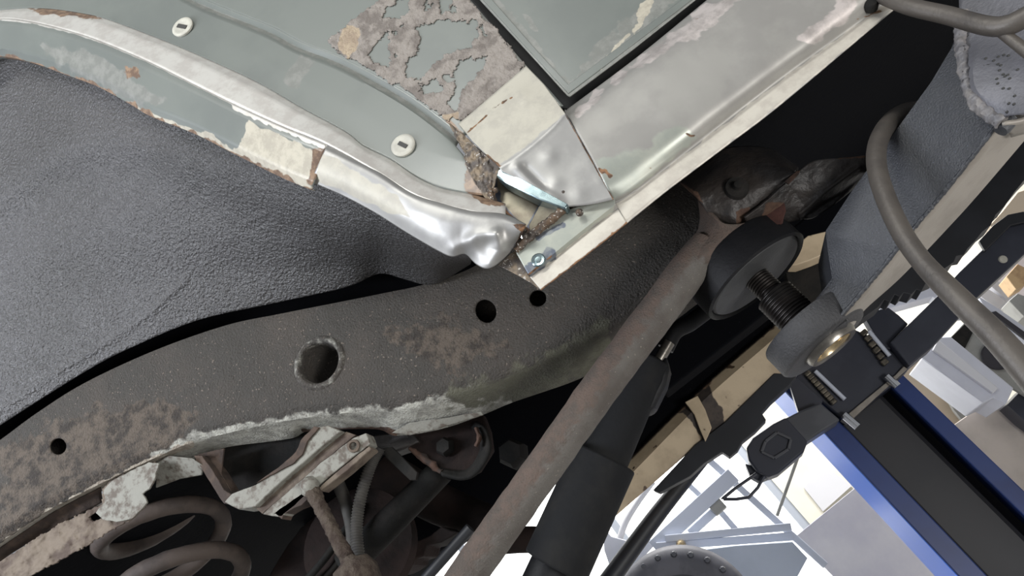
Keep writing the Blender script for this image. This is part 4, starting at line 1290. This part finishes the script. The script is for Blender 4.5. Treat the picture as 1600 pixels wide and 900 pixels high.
lathe('beam_bolt', at(1064, 851, YR - 0.16), (0, -1, 0), [(0, 0.02), (0.02, 0.018), (0.03, 0), (0.03, -0.02), (0, -0.02)], 'brass', rk, seg=12)
prism('side_panel', [(1085, 860), (1150, 852), (1238, 846), (1262, 872), (1244, 905), (1150, 960), (1080, 960)], YR - 0.2, (0, 0.04, 0), 'rack_panel', rk, bev=0.004)
ty_c = at(1072, 972, 4.3)
ty_r = 113 * mpp(ty_c)
ty = thing('spare_wheel', 'dark wheel half hidden at the bottom in front of the rack', 'wheel', tuple(ty_c))
lathe('tyre', ty_c, (0.1, -1, 0), [(ty_r * 0.6, 0.09), (ty_r * 0.75, 0.11), (ty_r * 0.93, 0.10), (ty_r, 0.06), (ty_r, -0.06), (ty_r * 0.93, -0.10), (ty_r * 0.6, -0.09)], 'tyre', ty, seg=72, ang=50)
lathe('rim', ty_c, (0.1, -1, 0), [(0, 0.03), (ty_r * 0.3, 0.03), (ty_r * 0.55, 0.07), (ty_r * 0.61, 0.09), (ty_r * 0.61, -0.09), (0, -0.06)], 'lift_grey', ty, seg=48, ang=50)
for i in range(24):
    a = 2 * math.pi * i / 24
    p = ty_c + Vector((math.cos(a) * ty_r * 0.88, -0.104, math.sin(a) * ty_r * 0.88))
    lathe('tread_lug', p, (0.1, -1, 0), [(0, 0.004), (0.012, 0.003), (0.018, -0.01), (0, -0.01)], 'lift_grey', ty, seg=8)

bg = prism('board_panel', [(1243, 838), (1345, 755), (1420, 815), (1700, 1090), (1480, 1100), (1300, 898)], 5.6, (0, 0.05, 0), 'board_grey', None, bev=0.003)
tag(bg, 'mottled grey board panel left of the blue lift column', 'panel')
wp = prism('wall_sheet', [(1256, 762), (1289, 728), (1331, 759), (1286, 799)], YW - 0.03, (0, 0.02, 0), 'poster_grey', None, bev=0)
tag(wp, 'blank grey sheet fixed to the cream wall', 'sheet')
bb = prism('board_panel', [(1490, 664), (1553, 620), (1700, 735), (1740, 900), (1640, 900)], 4.6, (0, 0.05, 0), 'board_brown', None, bev=0.003)
tag(bb, 'mottled brownish board panel right of the blue lift column', 'panel')
mc = thing('white_machine', 'white steel machine with a round opening in its side plate', 'machine', tuple(at(1520, 570, 4.2))[:2] + (0.0,))
prism('body', [(1440, 560), (1466, 526), (1486, 526), (1584, 606), (1572, 632), (1553, 622), (1537, 630)], 4.2, (0, 0.34, 0), 'white_machine', mc, bev=0.006)
prism('edge_fold', [(1458, 546), (1466, 530), (1560, 606), (1552, 614)], 4.17, (0, 0.03, 0), 'poster_grey', mc, bev=0.004)
prism('side_plate', [(1484, 528), (1516, 494), (1640, 590), (1640, 640), (1582, 606)], 4.3, (0, 0.03, 0), 'plate_grey', mc, bev=0.004)
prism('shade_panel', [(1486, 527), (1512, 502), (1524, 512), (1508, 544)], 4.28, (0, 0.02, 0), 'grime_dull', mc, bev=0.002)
p = at(1558, 556, 4.27)
lathe('opening', p, (0, -1, 0), [(0, 0.0), (20 * mpp(p), 0.0), (21 * mpp(p), 0.006), (22 * mpp(p), 0.006), (22 * mpp(p), -0.01), (0, -0.01)], 'dark_hole', mc, seg=36)
prism('top_tray', [(1528, 462), (1560, 482), (1620, 524), (1620, 545), (1545, 492)], 4.25, (0, 0.3, 0), 'white_machine', mc, bev=0.004)
prism('tray_slot', [(1548, 488), (1556, 486), (1625, 536), (1622, 545)], 4.23, (0, 0.02, 0), 'dark_hole', mc, bev=0)
cr1 = prism('wedge_panel', [(1452, 568), (1536, 630), (1700, 790), (1720, 890), (1502, 655), (1490, 640)], 5.0, (0, 0.04, 0), 'plate_grey', None, bev=0.003)
tag(cr1, 'dark grey wedge-shaped panel beside the white machine', 'panel')
cr2 = prism('leaning_board', [(1398, 588), (1432, 560), (1452, 570), (1505, 650), (1740, 890), (1700, 900), (1494, 668), (1478, 672)], 5.1, (0, 0.04, 0), 'carton', None, bev=0.003)
tag(cr2, 'pale board leaning beside the blue lift column', 'board')
prism('hood', [(1362, 484), (1380, 466), (1444, 443), (1460, 437), (1470, 451), (1510, 470), (1512, 490), (1500, 492), (1457, 463), (1390, 482)], 4.45, (0, 0.12, 0), 'white_machine', mc, bev=0.004)
sh_ = thing('supply_shelf', 'pale shelf of cartons at the right edge of the picture', 'shelf', tuple(at(1590, 400, 5.0))[:2] + (0.0,))
prism('shelf_back', [(1540, 372), (1600, 300), (1680, 260), (1680, 480), (1600, 500), (1528, 462)], 5.3, (0, 0.04, 0), 'pink_white', sh_, bev=0)
prism('shelf_board', [(1530, 462), (1540, 448), (1572, 470), (1560, 484)], 5.0, (0, 0.3, 0), 'poster_grey', sh_, bev=0.003)
prism('shelf_board', [(1545, 445), (1556, 436), (1592, 462), (1580, 474)], 5.0, (0, 0.3, 0), 'poster_grey', sh_, bev=0.003)
for nm, poly, mt, lb, Yc in (('wooden_block', [(1572, 432), (1590, 412), (1606, 420), (1606, 442), (1588, 452)], 'wood', 'yellowish wooden block on the pale shelf', 4.7),
                             ('cardboard_box', [(1546, 352), (1566, 330), (1590, 300), (1620, 290), (1620, 340), (1580, 352), (1560, 362)], 'carton', 'pale cardboard box behind the black skirt trim', 4.7),
                             ('tool_case', [(1576, 470), (1590, 458), (1620, 470), (1620, 500), (1600, 494)], 'plate_grey', 'small grey case at the right edge on the shelf', 4.7),
                             ('black_bin', [(1574, 632), (1600, 605), (1660, 640), (1660, 700), (1600, 656)], 'lift_black', 'black bin beside the brownish board', 4.4)):
    tag(prism(nm, poly, Yc, (0, 0.15, 0), mt, None, bev=0.004), lb, nm.split('_')[-1])
